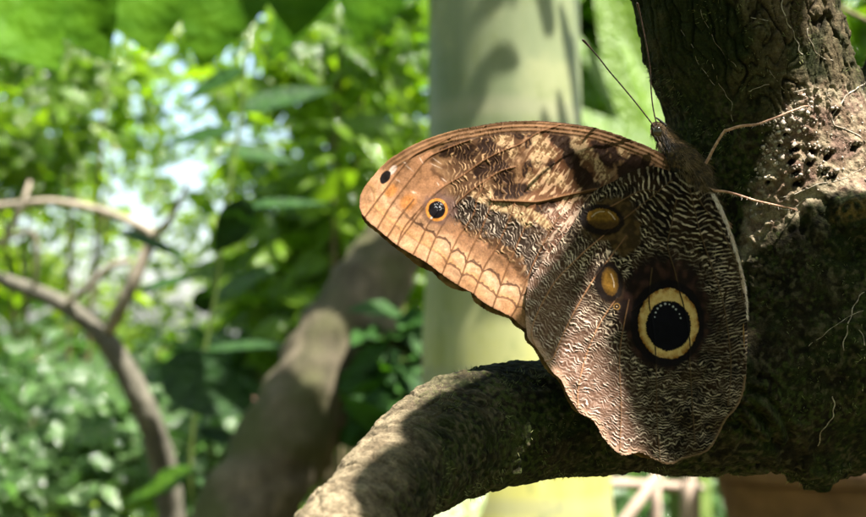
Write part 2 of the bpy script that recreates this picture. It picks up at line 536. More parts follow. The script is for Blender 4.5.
# small ocelli
for (cx, cy, rx, ry, ang, brt) in ((603, 219, 17.5, 11, 8, 1), (610, 281.5, 9.2, 15.4, -8, .8)):
    q = ell(X, Y, cx, cy, rx, ry, ang) + .07 * noise2(X / 1.6, Y / 1.6, 48) + .05 * noise2(X / 5, Y / 5, 49)
    q2 = ell(X, Y, cx - 1, cy + .8, rx + 5.5, ry + 5, ang) + .06 * noise2(X / 3, Y / 3, 41)
    C = mix(C, (.010, .007, .006), (1 - sstep(.9, 1.05, q2)) * .96)
    am = mix((.24, .132, .022), (.075, .042, .012), sstep(-.15, .45, (Y - cy) / ry + .12 * noise2(X / 4, Y / 4, 42)) if brt == 1 else sstep(.4, 1.0, q))
    C = mix(C, am * (.85 + .3 * noise2(X / 3, Y / 3, 43)[..., None]), 1 - sstep(.86, 1.0, q))
for cur in ([(592, 216.5), (596, 213), (600, 211.6), (604, 211.5)], [(608.5, 212), (612, 215), (615, 219.5)], [(611, 274), (612.6, 278), (614, 283), (614, 287)]):
    C = mix(C, (.62, .52, .40), .75 * (1 - sstep(.1, 1.15, .5 * np.abs(noise2(X / 1.2, Y / 1.2, 47)) + seg_dist(X, Y, np.array(cur, float))[0])))
q = np.hypot(X - 616.8, Y - 306.5)
C = mix(C, (.20, .12, .04), 1 - sstep(3.2, 4, q)); C = mix(C, (.01, .008, .006), 1 - sstep(2, 2.6, q)); C = mix(C, (.4, .3, .2), 1 - sstep(.5, 1, q))
# relief: ripples, raised veins, pleats between them, scale grain
grain = noise2(X / 1.3, Y / 1.3, 50)
Hh = (.62 * L + .18 * noise2(X / 2.2, Y / 2.2, 55)) * (1 - quiet) + .80 * np.exp(-(dv / .9) ** 2) + 1.5 * np.exp(-(dv / 8.) ** 2) + 2.3 * noise2(X / 30, Y / 30, 51) + .5 * noise2(X / 9, Y / 9, 52) + .05 * grain
Hh += fr * (.7 + .8 * noise2(X / 1.6, Y / 5, 53)) + .25 * ring + .3 * pup
C = np.clip(C * (1 + .16 * grain[..., None] + .10 * noise2(X / 2.6, Y / 2.6, 54)[..., None]), .003, .9)
gloss = np.clip(.25 + .5 * L * (1 - quiet) + gl, 0, 1)
hind_depth = -Hh * K + lean(Y) - .0004 + .004 * sstep(700, 760, X) ** 2 - .0020 * np.exp(-((X - 640) / 60) ** 2) * 0
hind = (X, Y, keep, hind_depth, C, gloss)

# ---------------- forewing
X, Y, sd, keep = wing_grid(FORE, .52)
dv = veins_dist(X, Y, VF)
top = catmull(FORE[1:20], 6); outer = catmull(FORE[19:36], 6)
dt = seg_dist(X, Y, top)[0]; do = seg_dist(X, Y, outer)[0]
warp1 = noise2(X / 7, Y / 7, 60); warp2 = noise2(X / 3, Y / 3, 61); warp0 = noise2(X / 22, Y / 22, 62)
tanpoly = np.array([(340, 100), (452, 100), (446, 128), (432, 150), (433, 170), (447, 184), (442, 198), (452, 214), (466, 232), (482, 241), (500, 252), (514, 266), (524, 282), (536, 330), (500, 345), (400, 300), (340, 230)], float)
dT = seg_dist(X, Y, tanpoly, True)[0] * np.where(inside(X, Y, tanpoly), 1, -1)
T = sstep(-3, 4, dT + 5.5 * warp1 + 3 * warp2)
# ripples across the inner wing
bx, by = 655., 165.
r = np.hypot(X - bx, (Y - by)); th = np.arctan2(Y - by, bx - X)
rw = r + 4 * noise2(X / 18, Y / 18, 63) + 2.6 * noise2(X / 6, Y / 6, 64) + 1.0 * noise2(X / 2.5, Y / 2.5, 65) - 2.6 * np.exp(-(dv / 4) ** 2) + 1.0 * np.sin(th * 60 + 4 * warp0)
G2 = gabor_tex(1024, 1024, 1 / 10., .020, 1 / 20., 9)
val = sample(G2, rw / 4.6 * 10, th * 170 * 1.2)
R5 = sstep(.3, 1.15, val) * (.3 + .7 * sstep(-.3, .25, noise2(X / 7, Y / 7, 68)))
val = sample(G2, rw / 3.3 * 10 + 300, th * 190 * 1.4 + 200)
R4 = sstep(.25, 1.1, val + .25 * warp2) * (.25 + .75 * sstep(-.3, .25, noise2(X / 6, Y / 6, 69)))
base = mix((.10, .050, .024), (.24, .142, .074), sstep(-.4, .5, warp0 + .6 * warp1))
C = base


def blot(lst, soft=.22, w=.30):
    m = np.zeros(X.shape)
    for (cx, cy, rx, ry, a) in lst:
        m = np.maximum(m, 1 - sstep(1 - soft, 1 + soft, ell(X, Y, cx, cy, rx, ry, a) + w * warp1 + .22 * warp2))
    return m


def capsule(pts, rad, soft=3):
    d = seg_dist(X, Y, np.array(pts, float))[0] + rad * .45 * warp1 + rad * .2 * warp2
    return 1 - sstep(rad - soft, rad + soft, d)


streak = noise3(np.stack([(X * .8 + Y * .55) / 3.2, (X * -.5 + Y * .85) / 13, 0 * X + 5], -1), 66)
streak2 = noise3(np.stack([(X * .8 + Y * .55) / 1.8, (X * -.5 + Y * .85) / 6, 0 * X + 9], -1), 67)
mott = sstep(-.05, .3, streak + .6 * streak2)
inner = sstep(515, 535, X + 8 * warp1)
C = mix(C, mix((.105, .046, .022), (.46, .31, .20), mott), inner * (1 - sstep(592, 625, X)) * .85)
cream_rip = sstep(440, 460, X + 10 * warp1) * (1 - sstep(505, 525, X))
C = mix(C, mix((.062, .032, .016), (.44, .29, .16), R5), cream_rip * .9)
dark = blot([(466, 153, 13, 7, -10), (487, 146, 10, 8, 20), (481, 172, 7, 8, 40), (497, 164, 10, 10, 0), (513, 191, 18, 8, -8), (475, 205, 11, 7, -35), (447, 151, 10, 6, -30),
             (530, 140, 4, 10, 20), (561, 139, 13, 9, 30), (571, 158, 8, 14, -25), (584, 178, 8, 16, -35), (572, 146, 9, 6, 0), (600, 146, 9, 11, -30), (616, 150, 10, 17, -30), (632, 158, 12, 16, -30),
             (625, 172, 9, 9, 0), (606, 160, 5, 12, -40), (545, 208, 14, 6, -15), (590, 190, 12, 5, -30), (528, 168, 5, 10, 20), (549, 168, 4, 9, 25), (640, 170, 16, 20, 0), (505, 178, 9, 8, 0), (519, 135, 6, 4, 10)])
C = mix(C, mix((.018, .009, .006), (.17, .095, .045), R5 * .8 * (1 - sstep(530, 560, X))), dark * .95)
band = np.maximum(capsule([(462, 212), (478, 216), (500, 226), (520, 238), (534, 252), (542, 285)], 13, 4), capsule([(470, 204), (488, 206)], 7, 3))
band = np.maximum(band, capsule([(515, 216), (535, 232), (560, 236)], 8, 4) * .9)
C = mix(C, mix((.024, .017, .013), (.50, .43, .36), R4 * .9), band * .95)
lower = sstep(0, 10, Y - (203 + (X - 540) * -.12) + 6 * warp1) * sstep(538, 552, X)
C = mix(C, mix((.16, .085, .06), (.58, .46, .38), np.maximum(R4, mott * .8)), lower * .85)
cream = blot([(504, 141, 10, 6, 15), (513, 152, 3.6, 7, 10), (541, 146, 8, 15, -20), (550, 152, 8, 5, 50), (580, 145, 8, 14, -32), (587, 153, 6, 7, 0), (602, 172, 5, 13, -28), (623, 150, 5, 10, -25),
              (488.5, 189, 3.4, 9, -15), (480, 198, 10, 4, 30), (536, 160, 5, 12, -12), (547, 175, 6, 10, -28), (595, 163, 4, 7, -35), (527, 131, 7, 4, 0), (559, 180, 5, 9, -35), (533, 182, 6, 9, -20)], .25, .36)
C = mix(C, mix((.17, .10, .05), (.52, .38, .23), sstep(-.45, .35, streak + .7 * streak2 + .9 * warp2 + .5 * noise2(X / 1.6, Y / 1.6, 85))), cream * .85)
cb = capsule([(492, 205), (508, 208), (520, 215), (528, 223)], 4.6, 2)
cb = np.maximum(cb, capsule([(530, 212), (540, 219), (548, 226)], 4.0, 2))
C = mix(C, mix((.24, .15, .08), (.52, .40, .24), sstep(-.4, .2, streak2 + warp2 * .6)), cb * .92)
# tan outer field
apex = 1 - sstep(395, 440, X)
tan = mix((.46, .258, .138), (.56, .345, .215), sstep(-.4, .5, warp0))
tan = mix(tan, (.26, .135, .072), (1 - sstep(.2, .9, do / 40)) * 0 + sstep(26, 42, do + 5 * warp1) * .85)
tan = mix(tan, (.50, .20, .045), .75 * (1 - sstep(.5, 1.2, ell(X, Y, 391, 191, 8, 6, -50) + .3 * warp1)))
tan = mix(tan, (.46, .19, .05), .75 * (1 - sstep(.5, 1.25, ell(X, Y, 408, 202, 11, 8, -50) + .3 * warp1)))
arch = np.exp(-(dv / 3.2) ** 2)
l1 = do - 13.5 - 1.5 * noise2(X / 10, Y / 10, 70) + 2.6 * arch * sstep(425, 455, X) - .8 + .9 * warp2
l2 = do - 27.5 - 2.5 * noise2(X / 10, Y / 10, 71) + 6.0 * arch * sstep(425, 460, X) - 2 + 1.2 * warp2
whitep = sstep(0, 5, -l2) * sstep(0, 4, l1) * sstep(430, 452, X)
tan = mix(tan, (.62, .45, .33), whitep * sstep(2, 8, l1) * sstep(-.3, .5, warp1 + .5 * warp2) * .6)
tan = mix(tan, (.55, .33, .13), sstep(0, 4, -l1) * 0 + (1 - sstep(0, 6, l1)) * sstep(0, .5, l1) * .5)
tan = mix(tan, (.13, .065, .04), (1 - sstep(.6, 1.7, np.abs(l1) + .8 * warp2)) * (.35 + .5 * sstep(425, 455, X)))
tan = mix(tan, (.085, .045, .03), (1 - sstep(.8, 2.2, np.abs(l2) + .8 * warp2)) * sstep(385, 420, X) * .9)
tan = mix(tan, (.21, .12, .08), sstep(.3, 1.0, val) * sstep(30, 44, do + 5 * warp1) * sstep(430, 450, X) * .6)
tan = np.clip(tan * (1 + .22 * noise2(X / 5, Y / 5, 83) + .20 * noise2(X / 2, Y / 2, 84) + .14 * streak2)[..., None], .01, .9)
C = mix(C, tan, T)
C = mix(C, (.36, .20, .13), (1 - sstep(.6, 2.4, do)) * .6)
# costal streaks
cost = 1 - sstep(10.5, 14, dt + 2 * warp1)
cost *= 1 - .75 * (1 - sstep(375, 405, X))
sl = .5 + .5 * np.sin(dt * 2 * math.pi / 4.1 + .8 * noise2(X / 60, Y / 60, 72))
cc = mix((.085, .045, .022), (.27, .155, .08), sl * sstep(-.7, .3, noise2(X / 40, Y / 6, 73)) * .8 + .2)
cc = mix(cc, (.085, .05, .022), sstep(560, 640, X) * .75)
C = mix(C, cc, cost * .92)
C = mix(C, (.045, .022, .012), (1 - sstep(.5, 1.5, dt)) * sstep(455, 480, X))
C = mix(C, (.05, .028, .016), (1 - sstep(.6, 1.8, np.abs(dt - 11.5) + warp2)) * sstep(430, 460, X) * (1 - sstep(560, 590, X)) * .85)
# veins, eyespot, flecks
dvj = dv + .25 * noise2(X / 4, Y / 4, 74)
C = mix(C, (.16, .080, .040), (1 - sstep(.45, 1.15, dvj)) * .88)
main = seg_dist(X, Y, VF[0])[0]
C = mix(C, (.14, .075, .035), (1 - sstep(1.2, 2.0, main)) * .9)
halo = 1 - sstep(12, 21, np.hypot(X - 440, Y - 208) + 4 * warp1)
C = mix(C, (.14, .085, .075), halo * .85)
q = ell(X, Y, 436.8, 209.8, 1, 1.04) + .5 * warp2
C = mix(C, (.64, .27, .055), 1 - sstep(10.2, 11.8, q)); C = mix(C, (.006, .005, .007), 1 - sstep(7.9, 9.1, q))
fl = noise2(X / 1.3, Y / 1.3, 75)
C = mix(C, (.55, .60, .70), sstep(.1, .5, fl) * (1 - sstep(3.4, 5.5, np.hypot(X - 439, Y - 206))) * .85)
C = mix(C, (.66, .56, .52), (1 - sstep(.8, 1.6, np.hypot(X - 431.5, Y - 218))))
q = ell(X, Y, 385.2, 177.2, 7.6, 4.7, -57) + .06 * warp2
C = mix(C, (.62, .53, .50), .85 * (1 - sstep(.5, 1.2, ell(X, Y, 393, 170, 6, 3.2, -50) + .2 * warp1)))
C = mix(C, (.008, .006, .006), 1 - sstep(.85, 1.08, q))
for (fx, fy, rx, ry, a) in ((398, 180.5, 3.4, 1.6, 40), (414, 192.5, 4.4, 1.5, 25), (409, 168, 7, 1.2, 38), (405, 163, 3, 1.2, 30), (437, 161, 8, 1.0, 35), (436, 166, 8, .9, 25), (421, 160, 6, 1.0, 60), (444, 180, 4, 1, 40), (438, 184, 4, .9, 60)):
    C = mix(C, (.60, .48, .41), .6 * (1 - sstep(.2, 1.2, .5 * np.abs(warp2) + ell(X, Y, fx, fy, rx, ry, a) + .2 * warp2)))
grain = noise2(X / 1.3, Y / 1.3, 76)
ridge = np.maximum(R5 * cream_rip, R4 * np.maximum(band, lower)) * (1 - T)
Hh = .62 * ridge + .50 * mott * inner + .80 * np.exp(-(dv / .9) ** 2) + 1.3 * np.exp(-(dv / 7.) ** 2) + 2.2 * noise2(X / 34, Y / 34, 77) + .45 * noise2(X / 8, Y / 8, 78) + .06 * grain
Hh += 1.0 * np.exp(-(main / 1.6) ** 2) + .5 * sl * cost
C = np.clip(C * (1 + .17 * grain[..., None] + .10 * noise2(X / 2.6, Y / 2.6, 79)[..., None]), .003, .9)
gloss = np.clip(.3 + .4 * ridge, 0, 1)
fore_depth = -Hh * K + lean(Y) + .0011 + .00000 * X
fore = (X, Y, keep, fore_depth, C, gloss)

t = NT('wing_scales')
pc = t.mixc(1.0, t.attr('pattern'), (.68, .615, .55), 'MULTIPLY')
pc = t.mixc(t.math('MULTIPLY', t.noise(3800, 2), .35), pc, t.mixc(1.0, pc, (.55, .5, .45), 'MULTIPLY'))
gls = t.attr('gloss', 'Fac')
nb = t.bump(t.noise(5200, 2), .35, .00006)
sh = t.pbsdf(pc, .6, t.math('MULTIPLY', gls, .12), nb)
tr = t.n('ShaderNodeBsdfTranslucent', {'Color': pc}).outputs[0]
WING = t.done(t.n('ShaderNodeMixShader', {0: .08, 1: sh, 2: tr}).outputs[0])

base_pt = P(690, 172, D)
bfly = empty('owl_butterfly', base_pt, 'brown owl butterfly with folded wings and big yellow-ringed eyespot, clinging to bark', 'butterfly')
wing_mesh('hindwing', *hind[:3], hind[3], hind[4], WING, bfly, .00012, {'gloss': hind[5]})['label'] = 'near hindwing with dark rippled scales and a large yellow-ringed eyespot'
wing_mesh('forewing', *fore[:3], fore[3], fore[4], WING, bfly, .00012, {'gloss': fore[5]})['label'] = 'near forewing with tan outer edge and small orange-ringed eyespot'
for nm, poly, off, lab in (('forewing', FARF, .0026, 'far forewing showing as a thin brown edge'), ('hindwing', FARH, .0022, 'far hindwing showing as a thin dark edge')):
    X, Y, sd, keep = wing_grid(poly, 1.2)
    cw = mix((.20, .12, .045), (.36, .23, .09), sstep(-.3, .5, noise2(X / 6, Y / 6, 80)))
    cw = mix(cw, (.06, .033, .016), sstep(.15, .5, noise2(X / 10, Y / 10, 81)) * .8)
    wing_mesh(nm, X, Y, keep, lean(Y) + off + .0003 * noise2(X / 20, Y / 20, 82), cw, WING, bfly, .00012, {'gloss': 0 * X})['label'] = lab

# ---------------- body: one skinned surface from head to abdomen
t = NT('body_fuzz')
bn = t.noise(900, 4)
bc = t.ramp(bn, [(.3, (.010, .006, .003)), (.5, (.04, .025, .011)), (.72, (.12, .075, .032))])
BODY = t.done(t.pbsdf(bc, .9, .15, t.bump(bn, 1, .0006)))
t = NT('hair_fuzz')
HAIR = t.done(t.pbsdf(t.mixc(t.attr('tone', 'Fac'), (.008, .005, .0025), (.125, .078, .030)), .65, .3))
t = NT('leg_skin')
LEG = t.done(t.pbsdf(t.ramp(t.noise(700, 3), [(.35, (.20, .10, .06)), (.6, (.42, .24, .16))]), .6, .3))
t = NT('antenna_skin'); ANT = t.done(t.pbsdf(t.ramp(t.noise(900, 2), [(.4, (.018, .011, .008)), (.65, (.05, .025, .018))]), .45, .4))
t = NT('compound_eye'); EYE = t.done(t.pbsdf((.05, .03, .012), .2, .6))

body_line = catmull([(653, 124, 3.0), (656, 128, 7), (661, 133, 8.2), (666, 140, 7.8), (671, 147, 10.5), (679, 157, 15), (688, 168, 17.5), (696, 179, 16.5), (702, 190, 12.5), (709, 206, 10), (716, 226, 9.5), (724, 252, 8.5), (731, 280, 7), (735, 300, 3)], 6)
bp = P(body_line[:, 0], body_line[:, 1], D + .0022 + .0042 * sstep(185, 225, body_line[:, 1]) + lean(body_line[:, 1]))
bv, bf = tube(bp, body_line[:, 2] * K, 28)
nrm = bv - np.repeat(bp, 28, 0) if len(bv) == len(bp) * 28 else np.concatenate([bv[:len(bp) * 28] - np.repeat(bp, 28, 0), bv[len(bp) * 28:] * 0])
nl = np.linalg.norm(nrm, axis=1)[:, None] + 1e-9
# lobed thorax, tufts
bv = bv + nrm / nl * (.0007 * noise3(bv / .004, 90) + .0004 * noise3(bv / .0015, 91))[:, None]
body = child(mesh_np('body', bv, tris_fix(bv, bf), BODY), bfly)
for (ex, ey, dd) in ((657.8, 131.5, -.0027), (660, 129.5, .0052)):
    c = P(ex, ey, D + dd + lean(ey)); bm = bmesh.new(); bmesh.ops.create_uvsphere(bm, u_segments=20, v_segments=14, radius=.00118)
    for v in bm.verts: v.co.y *= .7; v.co.z *= 1.15; v.co += Vector(c)
    me = bpy.data.meshes.new('eye'); bm.to_mesh(me); bm.free(); me.materials.append(EYE)
    for p_ in me.polygons: p_.use_smooth = True
    o = bpy.data.objects.new('eye', me); COL.objects.link(o); child(o, bfly)

# hair on head, thorax and wing roots
NH = 5200
k = rng.integers(6, 62, NH); k = np.where((k < 16) & (rng.random(NH) < .65), rng.integers(24, 62, NH), k); a = rng.uniform(0, 2 * math.pi, NH)
Tn = np.gradient(bp, axis=0); Tn /= np.linalg.norm(Tn, axis=1)[:, None]
side = np.cross(Tn, np.array([0, 1.0, 0])); side /= np.linalg.norm(side, axis=1)[:, None]
dep = np.cross(Tn, side)
nn = np.cos(a)[:, None] * side[k] + np.sin(a)[:, None] * dep[k]
root = bp[k] + nn * (body_line[k, 2] * K * .9)[:, None] + Tn[k] * rng.uniform(-.0006, .0006, NH)[:, None]
clump = noise3(root / np.array([.0030, .0030, .0020]), 92)[:, None]
dirn = nn * (.55 + .5 * clump) + Tn[k] * (.9 - .5 * clump) + rng.normal(0, .28, (NH, 3)) + np.array([0, -.1, 0])
dirn /= np.linalg.norm(dirn, axis=1)[:, None]
ln = rng.uniform(.0010, .0027, NH)[:, None] * (1 + .5 * clump)
mid = root + dirn * ln * .5; tip = root + dirn * ln + Tn[k] * ln * .25 + np.array([0, 0, -1]) * ln * .12
w = np.cross(dirn, np.array([0, 1.0, 0.05])); w /= np.linalg.norm(w, axis=1)[:, None]; w *= .00006
HV = np.stack([root - w, root + w, mid + w * .8, mid - w * .8, tip], 1).reshape(-1, 3)
b = np.arange(NH)[:, None] * 5
HF = np.concatenate([b + [0, 1, 2], b + [0, 2, 3], b + [3, 2, 4]])
tone = np.repeat(np.clip(.26 + 1.7 * clump[:, 0] + rng.normal(0, .22, NH), 0, 1), 5)
child(mesh_np('fur', HV, HF, HAIR, attrs={'tone': tone}), body)
# pale hair along the inner margin of the hindwing
NH = 1100
s = rng.uniform(0, 1, NH); an = catmull(HIND[46:54], 12)[::-1]; ii = np.clip((s * (len(an) - 2)).astype(int), 0, len(an) - 2)
q = an[ii] + (an[ii + 1] - an[ii]) * rng.uniform(0, 1, NH)[:, None]
q[:, 0] -= rng.uniform(0, 1, NH) * np.interp(q[:, 1], [190, 240, 310], [4.5, 3.6, 1.2])
q2 = q + np.stack([rng.uniform(.5, 3.2, NH), rng.uniform(2, 6, NH)], 1)
m = q[:, 1] < 318
q = q[m]; q2 = q2[m]; NH = len(q)
A = P(q[:, 0], q[:, 1], D - .0007 + lean(q[:, 1]) + .004 * sstep(700, 760, q[:, 0]) ** 2); B = P(q2[:, 0], q2[:, 1], D - .0010 + lean(q2[:, 1]) + rng.uniform(-.0006, .0012, NH) + .004 * sstep(700, 760, q2[:, 0]) ** 2)
w = np.array([.00005, 0, .00001])
HV = np.stack([A - w, A + w, B], 1).reshape(-1, 3); HF = np.arange(NH)[:, None] * 3 + [0, 1, 2]
t = NT('pale_hair'); PH = t.done(t.pbsdf(t.mixc(t.attr('tone', 'Fac'), (.34, .26, .20), (.62, .53, .45)), .6, .3))
child(mesh_np('wing_fringe', HV, HF, PH, attrs={'tone': np.repeat(rng.uniform(0, 1, NH), 3)}), bfly)

# antennae, palp, legs
ant1 = catmull([(656, 129), (645.4, 115), (634, 100.6), (621, 85), (608.7, 70.6), (599, 58), (589, 46.4), (582.6, 39.7)], 8)
ant2 = catmull([(657.5, 128), (653, 107.4), (651, 88), (650, 68.7), (648, 55), (644.5, 36), (640, 15), (637, 3)], 8)
for line, d0, d1 in ((ant1, 0, -.006), (ant2, .001, -.004)):
    s = np.linspace(0, 1, len(line))
    pts = P(line[:, 0], line[:, 1], D + lean(line[:, 1]) * (1 - s * .8) + d0 + s * d1)
    rad = (.72 + .12 * np.sin(s * 160) + .55 * sstep(.80, .93, s)) * (1 - .5 * sstep(.985, 1, s)) * K
    child(tube_obj('antenna', pts, rad, ANT, n=8), bfly)
pl = catmull([(657, 127), (656, 121), (659, 119.5), (664, 124)], 5)
pl = catmull([(666, 126), (661, 121.5), (657, 118.3), (654.5, 117.6)], 5)
child(tube_obj('palp', P(pl[:, 0], pl[:, 1], D + .001 + lean(pl[:, 1])), np.linspace(1.7, .5, len(pl)) * K, HAIR, n=8, attrs=None), bfly)
LEGS = [([(699, 172), (706, 163), (715, 146), (724, 131.8), (727, 130.4), (740, 126.3), (752, 125), (759, 123.8), (768, 120.5), (776, 117.6), (788, 112.5), (798, 108.8), (803, 106.6), (808, 106)],
         [1.9, 1.9, 1.7, 1.6, 1.9, 1.7, 1.6, 1.45, 1.3, 1.25, 1.2, 1.2, 1.0, .6]),
        ([(704, 187), (715, 190.6), (725, 191.6), (735, 194), (755, 200.5), (766, 203), (778, 205.7), (790, 208.2), (797, 210.4)],
         [1.9, 1.7, 1.5, 1.45, 1.4, 1.25, 1.15, 1.0, .6])]

# ================================================================== THE TREE THE BUTTERFLY SITS ON
# rows: photo px, photo px, depth past the butterfly (mm), radius (photo px at that distance)
LIMB = [(790, -900, 90, 100), (730, -520, 62, 96), (712, -230, 42, 98), (724, -60, 33, 100), (739, 20, 31, 100), (762, 100, 36, 97), (783, 180, 42, 110), (800, 260, 48, 140), (820, 330, 52, 150)]
BOUGH = [(1500, 120, 110, 250), (1250, 200, 95, 250), (1060, 250, 78, 225), (950, 285, 62, 200), (870, 318, 52, 168), (790, 355, 43, 126), (725, 388, 34, 90), (670, 405, 29, 71), (610, 414, 26, 61),
         (550, 419, 21, 61), (500, 424, 14, 62), (455, 438, 2, 62), (416, 462, -20, 56), (380, 494, -46, 51), (342, 536, -72, 50), (292, 604, -100, 52), (230, 704, -130, 56)]
RISE = [(900, 330, 56, 140), (933, 200, 54, 112), (962, 90, 56, 100), (998, -20, 60, 98), (1055, -200, 70, 96), (1100, -420, 60, 90)]
LUMP = [(812, 440, 34, 44), (820, 468, 33, 32), (823, 487, 32, 15)]
KNOT = [(838, 222, 14, 30), (870, 215, 12, 34)]


def strand(rows, n=6):
    c = catmull(rows, n)
    p = P(c[:, 0], c[:, 1], D + c[:, 2] / 1000)
    return p, c[:, 3] * K * (D + c[:, 2] / 1000) / D


bits = []
for rows in (LIMB, BOUGH, RISE, LUMP, KNOT):
    p, r_ = strand(rows)
    v, f = tube(p, r_, 28); bits.append((v, tris_fix(v, f)))
    # rounded end
v, f = merge(bits)
tmp = mesh_np('tmp', v, f)
md = tmp.modifiers.new('r', 'REMESH'); md.mode = 'VOXEL'; md.voxel_size = .0016
dg = bpy.context.evaluated_depsgraph_get(); ev = tmp.evaluated_get(dg)
me = ev.to_mesh(); nv = len(me.vertices)
V = np.zeros(nv * 3); me.vertices.foreach_get('co', V); V = V.reshape(-1, 3)
ne = len(me.edges); E = np.zeros(ne * 2, np.int32); me.edges.foreach_get('vertices', E); E = E.reshape(-1, 2)
deg = np.bincount(E.ravel(), minlength=nv)[:, None]
for _ in range(18):
    S = np.zeros_like(V)
    for ax in range(3):
        S[:, ax] = np.bincount(E[:, 0], V[E[:, 1], ax], nv) + np.bincount(E[:, 1], V[E[:, 0], ax], nv)
    V = V * .4 + .6 * S / deg
me.vertices.foreach_set('co', V.ravel()); me.update()
F4 = np.array([list(p.vertices) if len(p.vertices) == 4 else [*p.vertices, p.vertices[-1]] for p in me.polygons], np.int32)
ev.to_mesh_clear(); bpy.data.objects.remove(tmp)
# one Catmull-Clark step where the camera looks closely: subdivide everything once, the near part twice
quad = mesh_np('tmp', V, F4[F4[:, 2] != F4[:, 3]])
ss = quad.modifiers.new('s', 'SUBSURF'); ss.levels = 2; ss.render_levels = 2
dg = bpy.context.evaluated_depsgraph_get(); ev = quad.evaluated_get(dg); me = ev.to_mesh()
nv = len(me.vertices); V = np.zeros(nv * 3, np.float32); me.vertices.foreach_get('co', V); V = V.reshape(-1, 3).astype(float)
N = np.zeros(nv * 3, np.float32); me.vertices.foreach_get('normal', N); N = N.reshape(-1, 3).astype(float)
F = np.zeros(len(me.polygons) * 4, np.int32); me.polygons.foreach_get('vertices', F); F = F.reshape(-1, 4)
ev.to_mesh_clear(); bpy.data.objects.remove(quad)

ux, uy = to_px(V)
NMASK = (ux > -120) & (ux < 960) & (uy > -120) & (uy < 620) & (N[:, 1] < .8)
isl = 1 - sstep(70, 150, uy - (ux - 760) * .5)       # the upright limb
isl *= 1 - sstep(840, 870, ux)
side_b = 1 - sstep(470, 620, ux)                                           # the low branch
# limb: long fissured plates; bough: lumpy, pitted, mossy
q = V.copy(); q[:, 0] += V[:, 2] * .14
wq = .0022 * np.stack([noise3(V / .009, 100), noise3(V / .009, 101), noise3(V / .012, 102)], -1)
ql = (q + wq) / np.array([.0055, .0055, .019])
f1 = noise3(ql, 103); f2 = noise3(ql * 2.1, 104)
crack = -(1 - sstep(.0, .11, np.abs(f1))) * 1.25 - .7 * (1 - sstep(0, .13, np.abs(f2)))
plate = sstep(-.3, .5, f1) * .6 + f2 * .35
cross = -(1 - sstep(0, .10, np.abs(noise3((V + wq * 1.4) / np.array([.022, .022, .008]), 105)))) * .5
fine = noise3(V / .0019, 106); fine2 = noise3(V / .0009, 107)
flake = sstep(.15, .3, noise3(V / np.array([.0026, .0026, .0045]), 108)) * sstep(-.2, .3, noise3(V / .012, 109))
hl = .0011 * crack + .0008 * plate + .0006 * cross + .00075 * flake + .00022 * fine + .00010 * fine2
lump = noise3(V / .016, 110); l2_ = noise3((V + wq) / .0062, 111); rid = 1 - np.abs(noise3((V + wq) / .0085, 112)) * 2
under = sstep(440, 475, uy) * sstep(690, 760, ux); spike = sstep(.05, .5, noise3(V / np.array([.004, .004, .008]), 129))
hb = .0016 * under * spike + .0012 * lump + .0007 * l2_ + .0005 * np.clip(rid, -1, 1) ** 3 + .0005 * flake + .00030 * fine + .00012 * fine2
fis = 1 - sstep(0, .09, np.abs(noise3((V + wq * 1.6) / np.array([.012, .012, .009]), 144)))
hs = -.0007 * fis + .0009 * lump + .0005 * l2_ + .0005 * sstep(.0, .35, noise3(V / .0036, 113)) + .0003 * fine
h = hb * (1 - isl) + hl * isl
h = h * (1 - side_b * .9) + hs * side_b * .9
front = N[:, 1] < .25
# pale scabby patch beside the limb, with insect holes
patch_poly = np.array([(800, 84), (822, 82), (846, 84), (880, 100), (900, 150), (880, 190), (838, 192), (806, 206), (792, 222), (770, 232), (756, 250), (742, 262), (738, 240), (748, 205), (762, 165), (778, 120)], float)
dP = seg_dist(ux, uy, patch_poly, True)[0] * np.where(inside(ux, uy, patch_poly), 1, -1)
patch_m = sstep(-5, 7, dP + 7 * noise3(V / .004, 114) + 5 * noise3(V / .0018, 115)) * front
gran = sstep(-.1, .5, noise3(V / .0021, 116)); gran2 = sstep(0, .4, noise3(V / .0011, 117))
h = h * (1 - .7 * patch_m) + patch_m * (.0009 * gran * (1 - sstep(800, 815, ux - (150 - uy) * .3)) + .0003 * gran2 + .0004 * lump)
pit = np.zeros(nv); rim = np.zeros(nv)
HOLES = [(794, 150.5, 4.2), (813.5, 151.6, 4), (791.5, 161.5, 4.4), (810, 163.5, 4.2), (829, 155, 5.4), (855, 148, 4.2), (795, 173.7, 4.6), (798.5, 183, 5), (825, 172.5, 3.6), (829, 176.5, 3), (835, 174.8, 3),
         (779, 146, 3.0), (786, 134, 2.6), (836, 112, 3.4), (768, 182, 2.6)]
for (hx, hy, hr) in HOLES:
    dd = np.hypot((ux - hx + .35 * (uy - hy)) / (.95 + .3 * math.sin(hx)), uy - hy) / hr + .55 * noise3(V / .0014, 118) + .2 * noise3(V / .0007, 119)
    pit = np.maximum(pit, (1 - sstep(.5, 1.1, dd)) * front); rim = np.maximum(rim, np.exp(-((np.hypot((ux - hx) / 1.3, uy - hy + hr * 1.3) / hr) ** 2) * 1.2) * front)
h += -.0026 * pit + .0010 * rim
